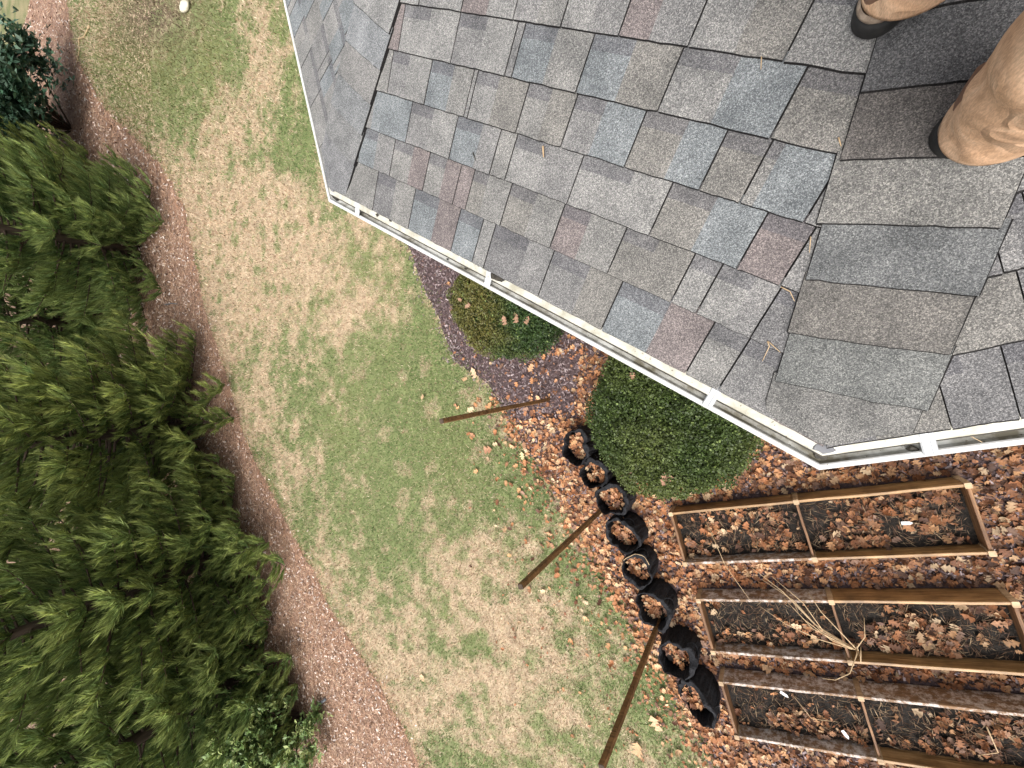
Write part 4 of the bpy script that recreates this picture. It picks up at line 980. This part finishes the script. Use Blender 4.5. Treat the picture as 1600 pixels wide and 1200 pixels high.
# ================================================================= TREES
def conifer(x, y, Ht, R, seed, label, dens=1.0, zmax=4.4):
    r = np.random.default_rng(seed)
    t = thing('pine_tree', (x, y, 0), label, 'tree', 'row of soft needled evergreens along the straw path')
    lean = r.normal(0, .1, 2)
    limbsV, limbsF = tube([(x, y, -.05), (x + lean[0] * .3, y + lean[1] * .3, Ht * .35), (x + lean[0], y + lean[1], Ht * .98)], [.15, .11, .015], 10)
    TP = []; TD = []; TS = []; TT = []
    nl = 185
    for k in range(nl):
        f = (k + r.random()) / nl; z = .16 + (Ht - .4) * f ** 1.55
        hi = z > zmax
        if hi and r.random() < .5: continue
        a = k * 2.399 + r.normal(0, .3); Lb = R * (1 - (z / Ht)) ** .6 * r.uniform(.66, 1.12) * (1.0 if z > .6 else .96)
        out = np.array([math.cos(a), math.sin(a), 0]); side = np.array([-out[1], out[0], 0])
        rise = r.uniform(-.02, .22) * Lb * min(1, z / 1.6) - min(z * .5, .15) * (z < 1.0); curv = .12 * min(1, z / 1.5); pts = []; bend = r.normal(0, .08)
        for u in np.linspace(0, 1, 6): pts.append(np.array([x, y, z]) + out * Lb * u + side * bend * Lb * u * u + np.array([0, 0, rise * u + curv * Lb * u * u]))
        v, f_ = tube(pts, list(np.linspace(.022, .004, 6) * (Lb / 2 + .3)), 5, False); o_ = len(limbsV); limbsV += v; limbsF += [tuple(i + o_ for i in g) for g in f_]
        nt_ = max(5, int((21 * dens if not hi else 6) * Lb / 2))
        for j in range(nt_):
            u = .08 + .92 * ((j + r.random()) / nt_) ** .85; i0 = min(int(u * 5), 4); q = pts[i0] + (pts[i0 + 1] - pts[i0]) * (u * 5 - i0)
            sgn = 1 if j % 2 else -1
            tw = unit(out * r.uniform(.4, 1.1) + side * sgn * r.uniform(.2, 1.0) + np.array([0, 0, r.uniform(-.15, .45)])); ln = r.uniform(.25, .55) * (1.2 - .5 * u)
            m = int(r.integers(4, 7)); plume = r.normal(0, .12); shade_ = r.normal(0, .1)
            for i in range(m):
                w_ = (i + .6) / m; dirn = unit(tw * .6 + np.array([0, 0, .35 + .55 * w_]) + side * plume + r.normal(0, .1, 3))
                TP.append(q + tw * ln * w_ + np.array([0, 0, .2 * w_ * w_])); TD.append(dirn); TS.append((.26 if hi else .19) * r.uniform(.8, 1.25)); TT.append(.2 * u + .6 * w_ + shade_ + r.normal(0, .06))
    mesh('trunk', limbsV, limbsF, M_BARK, t, smooth=True)
    TP = np.array(TP); TD = np.array(TD); TS = np.array(TS); TT = np.clip(np.array(TT), 0, 1)
    nn = 13; k = len(TP)
    ref = np.where(np.abs(TD[:, 2:3]) < .9, np.array([[0, 0, 1.]]), np.array([[1., 0, 0]])); S = np.cross(TD, ref); S /= np.linalg.norm(S, axis=1)[:, None]; U = np.cross(S, TD)
    al = r.uniform(0, 6.28, (k, nn)); sp = r.uniform(.05, .5, (k, nn)); ln = TS[:, None] * r.uniform(.65, 1.15, (k, nn)); st = r.uniform(-.2, .5, (k, nn)) * TS[:, None]
    rad_ = S[:, None] * np.cos(al)[..., None] + U[:, None] * np.sin(al)[..., None]
    nd = TD[:, None] * np.cos(sp)[..., None] + rad_ * np.sin(sp)[..., None]
    b0 = TP[:, None] + TD[:, None] * st[..., None]; tip = b0 + nd * ln[..., None]
    wv = np.cross(nd, r.normal(size=(k, nn, 3))); wv /= np.linalg.norm(wv, axis=2)[..., None]; wv *= (.0115 * (1 + .5 * (TS[:, None] > .24)))[..., None]
    V = np.stack([b0 - wv, tip, b0 + wv], 2).reshape(-1, 3); F = np.arange(len(V)).reshape(-1, 3)
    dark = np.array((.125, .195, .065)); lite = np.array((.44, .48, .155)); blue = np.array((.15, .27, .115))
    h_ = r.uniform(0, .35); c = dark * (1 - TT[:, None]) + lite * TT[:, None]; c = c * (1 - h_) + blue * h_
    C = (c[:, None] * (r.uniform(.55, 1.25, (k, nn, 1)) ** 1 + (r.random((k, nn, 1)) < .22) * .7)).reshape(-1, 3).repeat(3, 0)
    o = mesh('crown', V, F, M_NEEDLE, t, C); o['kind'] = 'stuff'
    print('tree', len(F))
    return t
def broadleaf(name, x, y, h_, R, seed, label, cat, tone, lsize, n=5000, z0=.15, group=None):
    r = np.random.default_rng(seed); t = thing(name, (x, y, 0), label, cat, group)
    sv = []; sf = []; tips = []
    for k in range(34):
        a = r.uniform(0, 6.28); e = r.uniform(.1, 1.5); tip = np.array([x + math.cos(a) * math.cos(e) * R * r.uniform(.6, 1), y + math.sin(a) * math.cos(e) * R * r.uniform(.6, 1), z0 + (h_ - z0) * (.15 + .85 * math.sin(e)) * r.uniform(.75, 1)])
        b = np.array([x, y, -.03]); m = b * .45 + tip * .55 + r.normal(0, .1, 3); m[2] = max(m[2], .1)
        v, f = tube([b, m, tip], [.035, .018, .006], 6); o_ = len(sv); sv += v; sf += [tuple(i + o_ for i in g) for g in f]; tips.append(tip)
        for j in range(3): tips.append(m * (1 - (j + 1) / 4) + tip * (j + 1) / 4 + r.normal(0, .15, 3))
    mesh('stems', sv, sf, M_BARK, t, smooth=True)
    tips = np.array(tips); c0 = tips[r.integers(0, len(tips), n)]; off = r.normal(size=(n, 3)); off /= np.linalg.norm(off, axis=1)[:, None]
    P = c0 + off * (np.abs(r.normal(0, 1, n)) * .2 * R / 1.2)[:, None]; P[:, 2] = np.maximum(P[:, 2], .08)
    # rosettes of leaves
    V4 = [(0, 0, 0), (.5, -.24, .1), (1, 0, .02), (.5, .24, .1)]; parts = []
    cols = np.array(tone)[r.integers(0, len(tone), n)] * r.uniform(.7, 1.3, (n, 1))
    for q in range(5):
        parts.append(scatter('', V4, [(0, 1, 2, 3)], P, r.uniform(0, 6.28, n), np.stack([r.normal(0, .4, n), r.normal(-.35, .45, n)], 1), lsize * r.uniform(.7, 1.25, n), cols * r.uniform(.85, 1.15, (n, 1)), None))
    V, F, C = merge(parts); o = mesh('crown', V, F, M_BLEAF, t, C); o['kind'] = 'stuff'
    return t
FRONT = [(-16.6, 3.3, 8.5, 2.6, 'soft needled evergreen at the dark bend of the path, topmost of the front row'),
         (-13.7, -1.9, 8.8, 2.8, 'soft needled evergreen standing out farthest over the middle of the straw path'),
         (-11.5, -5.0, 8.2, 2.6, 'dense soft needled evergreen between the middle of the path and the lower shrub'),
         (-10.5, -7.7, 8.0, 2.4, 'soft needled evergreen directly behind the light green shrub')]
for i, (x, y, h_, R, lab) in enumerate(FRONT): conifer(x, y, h_, R, 40 + i, lab, 1.0)
BACK = [(-20.5, 1.2, 'evergreen in the back row left of the dark gap'), (-18.2, -3.4, 'evergreen in the back row behind the middle tree'), (-16.0, -7.6, 'evergreen in the back row with branches cut by the left edge'), (-14.2, -11.5, 'evergreen in the back row at the lower left corner'),
        (-21.0, 5.2, 'evergreen in the back row below the blue green broadleaf tree'), (-24.5, -2.5, 'farthest evergreen showing at the left edge, middle'), (-21.5, -9.0, 'farthest evergreen showing at the left edge, lower part')]
for i, (x, y, lab) in enumerate(BACK): conifer(x, y, 8.5, 2.9, 60 + i, lab, .7)
broadleaf('broadleaf_tree', -22.6, 8.6, 3.9, 2.9, 71, 'rounded blue green broadleaf evergreen at the upper left beside the path', 'tree', [(.05, .11, .065), (.075, .15, .09), (.12, .19, .13)], .2, 7500)
broadleaf('broadleaf_shrub', -8.7, -8.15, 1.5, 1.25, 72, 'light green broadleaf shrub at the bottom edge beside the path', 'shrub', [(.17, .26, .085), (.24, .34, .12), (.34, .4, .15)], .1, 4500)
broadleaf('broadleaf_shrub', -11.6, -10.6, 1.9, 1.5, 73, 'light green broadleaf shrub at the bottom edge, behind the nearer shrub', 'shrub', [(.16, .25, .085), (.22, .31, .11), (.3, .36, .14)], .1, 4500)
bt = thing('bare_tree', (-33.2, 18.6, 0), 'dark bare trunk at the top left corner beyond the path', 'tree')
V, F = tube([(-33.2, 18.6, -.05), (-33.1, 18.7, 1.5), (-33.0, 18.9, 5), (-32.8, 19.2, 9)], [.24, .2, .16, .06], 10); mesh('trunk', V, F, M_BARK, bt, smooth=True)
for j in range(14):
    a = rng.uniform(0, 6.28); z = rng.uniform(3, 8.5); L_ = rng.uniform(1, 2.5); b = np.array([-33.0, 18.9, z])
    V, F = tube([b, b + np.array([math.cos(a) * L_ * .5, math.sin(a) * L_ * .5, L_ * .3]), b + np.array([math.cos(a) * L_, math.sin(a) * L_, L_ * .9])], [.06, .035, .01], 6); mesh('limb', V, F, M_BARK, bt, smooth=True)

# ================================================================= SMALL THINGS
def stick(name, pts, r0, label, cat, mat=M_TWIG, group=None):
    V, F = tube(pts, list(np.linspace(r0, r0 * .4, len(pts))), 6); o = mesh(name, V, F, mat, None, smooth=True, origin=np.array(pts[0])); return tag(o, label, cat, group)
def gp(px, py, z=.03): return G(px, py, z)
stick('branch', [gp(140, 40), gp(131, 58), gp(123, 60), gp(124, 78), gp(121, 95), gp(115, 108)], .03, 'thin pale branch lying across the far end of the straw path', 'branch')
stick('stick', [gp(258, 476, .05), gp(268, 474, .05), gp(277, 475, .05)], .02, 'short grey stick on the straw path beside the upper evergreen', 'stick', M_GREYP)
stick('stick', [gp(300, 688, .05), gp(310, 686, .05), gp(320, 683, .05)], .02, 'short grey stick poking out from under the middle evergreen', 'stick', M_GREYP)
stick('stick', [gp(427, 1158, .05), gp(450, 1163, .05), gp(475, 1168, .05)], .012, 'thin pale straight stick on the path below the light green shrub', 'stick')
V, F = tube([gp(496, 1102, .03), gp(509, 1092, .03)], [.035, .035], 12); tag(mesh('pipe_piece', V, F, M_GREYP, None, smooth=True, origin=gp(496, 1102, 0)), 'short dark grey pipe piece lying on the straw near the shrub', 'pipe')
# bare dirt by the lower shrub
cc = G(450, 1195); pts = [cc[:2] + np.array([math.cos(t) * .9, math.sin(t) * .6]) * (1 + .2 * math.sin(3 * t)) for t in np.linspace(0, 6.1, 24)]
sheet('bare_dirt', pts, .018, M_SOIL2)
# pale stone near the top edge of the lawn
c = G(288, 10, .08); V = []; F = []; n = 12
for a in range(7):
    th = math.pi * a / 6
    for i in range(n):
        p = 2 * math.pi * i / n; rr = 1 + .2 * (vnoise(np.array([i * .7]), np.array([a * .9]), 4)[0] - .5); V.append(c + np.array([.22 * math.sin(th) * math.cos(p) * rr, .13 * math.sin(th) * math.sin(p) * rr, .08 * math.cos(th) * rr]))
F = [(a * n + i, a * n + (i + 1) % n, (a + 1) * n + (i + 1) % n, (a + 1) * n + i) for a in range(6) for i in range(n)]
tag(mesh('stone', V, F, M_STONE, None, smooth=True, origin=c - np.array([0, 0, .08])), 'pale cream stone lying on the lawn at the top picture edge', 'stone')
# dry stalks on the beds: one tangle, rooted in the middle bed
sk = thing('dead_plant', BP(1, 1.28, .46, 0), 'tangle of pale dry plant stalks fallen over the middle raised bed', 'dead plant')
root = BP(1, 1.28, .46, .12)
rs = np.random.default_rng(5)
ends = [(1172, 885), (1190, 905), (1205, 900), (1225, 935), (1262, 925), (1188, 948), (1240, 950), (1350, 965), (1285, 1060), (1345, 1010)]
for (px, py) in ends:
    e = G(px, py, .33 + rs.uniform(-.02, .06)); m1 = root * .65 + e * .35 + np.array([*rs.normal(0, .03, 2), .16]); m2 = root * .3 + e * .7 + np.array([*rs.normal(0, .03, 2), .12])
    V, F = tube([root, root * .85 + m1 * .15 + np.array([0, 0, .1]), m1, m2, e], [.0065, .0055, .0045, .0035, .0025], 6); mesh('stalk', V, F, M_TWIG, sk, smooth=True)
stick('dry_stem', [BP(0, .35, .1, .3), BP(0, .42, .55, .36), BP(0, .55, .95, .3)], .004, 'thin dry stem bridging the gap from the first raised bed to the second', 'stem')
stick('dry_stem', [BP(2, 1.98, .1, .3), BP(2, 2.0, .32, .27), BP(2, 1.88, .42, .2)], .006, 'curved pale stem sticking up in the lowest bed near the right edge', 'stem')
stick('dry_stem', [BP(2, .62, .12, .13), BP(2, .74, .3, .2), BP(2, .95, .35, .13)], .005, 'short pale stem beside the white tag in the lowest bed', 'stem')
for k, (b, x, y, yaw, lab) in enumerate([(2, .56, .10, .3, 'white plastic plant tag in the lowest bed close to its upper board'), (2, .98, .42, .8, 'white plastic plant tag in the lowest bed left of the divider'), (0, 1.95, .3, -.3, 'small white plant tag in the nearest bed towards the right end')]):
    c = BP(b, x, y, .155); d = np.array([math.cos(yaw), -math.sin(yaw), 0]); s = np.array([-d[1], d[0], 0]); V = []
    out = [(-.035, -.014), (.02, -.014), (.04, 0), (.02, .014), (-.035, .014)]
    for z in (-.001, .001):
        for (a, b_) in out: V.append(c + d * a + s * b_ + np.array([0, 0, z + .15 * a + .03]))
    F = [tuple(reversed(range(5))), tuple(range(5, 10))] + [(i, (i + 1) % 5, 5 + (i + 1) % 5, 5 + i) for i in range(5)]
    tag(mesh('plant_tag', V, F, M_TAG, None, origin=c - np.array([0, 0, .02])), lab, 'plant tag')
# single fallen leaves one can point at
def single_leaf(px, py, z, size, col, lab, tilt=(0.1, .1), tv=0):
    c = G(px, py, z); T, Fq = LEAVES[tv]
    V, F, C = scatter('', T, Fq, c[None], np.array([rng.uniform(0, 6.28)]), np.array([tilt]), np.array([size]), np.array([col]), None)
    tag(mesh('fallen_leaf', V, F, M_LEAF, None, C, origin=c), lab, 'leaf', 'fallen leaves lying singly')
def bush_z(px, py, i):
    c, r, rz = bush_tops[i]
    for z in np.arange(1.35, .1, -.01):
        q = G(px, py, z); 
        if ((q[0] - c[0]) / r) ** 2 + ((q[1] - c[1]) / r) ** 2 + ((z - c[2]) / rz) ** 2 < 1.03: return z + .01
    return .05
for (px, py, sz, col, lab, tv) in [(829, 575, .12, (.62, .36, .2), 'orange tan leaf on the dark mulch below the bronze bush', 0), (740, 582, .17, (.62, .42, .27), 'pale tan leaf at the mulch edge above the lone post', 1), (735, 640, .13, (.6, .45, .28), 'tan leaf lying on the grass beside the lone post', 0),
                               (816, 712, .12, (.66, .52, .28), 'yellowish leaf on the lawn left of the first grow bag', 0), (660, 1060, .13, (.6, .42, .26), 'tan leaf alone in the lower part of the lawn', 1), (1024, 1130, .2, (.62, .4, .24), 'large tan oak leaf on green grass beside the lowest post', 0), (996, 1170, .2, (.58, .36, .2), 'large tan oak leaf at the bottom edge beside the lowest post', 1),
                               (763, 703, .16, (.42, .22, .13), 'brown curled leaf on the lawn below the lone post', 2), (660, 620, .10, (.5, .34, .2), 'small tan leaf on the lawn straight left of the lone post', 0)]:
    single_leaf(px, py, .055, sz, col, lab, (.15, .1), tv)
for (px, py, i, sz, lab) in [(1040, 750, 1, .13, 'pale brown leaf resting on the lower side of the large green bush'), (988, 588, 1, .07, 'small pink brown leaf on the upper side of the large green bush'), (718, 468, 0, .06, 'small pale leaf on the left side of the bronze bush'), (788, 500, 0, .11, 'curled brown leaf in the hollow on top of the bronze bush'),
                             (806, 496, 0, .12, 'brown leaf at the middle of the leaf cluster on the bronze bush'), (824, 500, 0, .1, 'brown leaf at the right end of the leaf cluster on the bronze bush'), (730, 478, 0, .08, 'tan leaf caught among the bronze twigs')]:
    single_leaf(px, py, bush_z(px, py, i) + .02, sz, (.34, .2, .13) if i == 0 else (.36, .2, .13), lab, (.2, .2), 1)
# pine needles and bits on the roof
def on_roof(px, py, h=.014): return onA(px, py) + NA * h
def needle(pts, r0, lab, mat=M_TWIG): stick('pine_needle', [on_roof(*p) for p in pts], r0, lab, 'pine needle', mat, 'pine needles on the shingles')
needle([(1221, 448), (1235, 455), (1242, 470)], .0016, 'curved brown pine needle lying by the cap edge above the needle pair')
needle([(1200, 532), (1203, 540), (1192, 563)], .0016, 'pale pine needle pointing down towards the gutter')
needle([(1201, 532), (1220, 549)], .0016, 'pale pine needle pointing right towards the hip caps')
needle([(1267, 370), (1266, 382), (1265, 395)], .0014, 'thin pink pine needle in the joint beside the red shingle')
needle([(1191, 92), (1190, 112)], .0014, 'short pale pine needle hanging over a shingle edge near the boot')
needle([(852, 230), (853, 247)], .004, 'short rusty brown needle scrap in the middle of the roof')
needle([(743, 240), (747, 252)], .003, 'short dark needle scrap near the left end of the roof', M_GRIME_SHADE)
needle([(1310, 217), (1314, 231)], .0018, 'tiny straw coloured needle scrap beside the hip caps')
stick('pine_needle', [G(1480, 667, EZ - .02), G(1500, 673, EZ - .035), G(1535, 691, EZ - .028)], .0016, 'long brown pine needle lying across the gutter on the right', 'pine needle', M_TWIG, 'pine needles on the shingles')
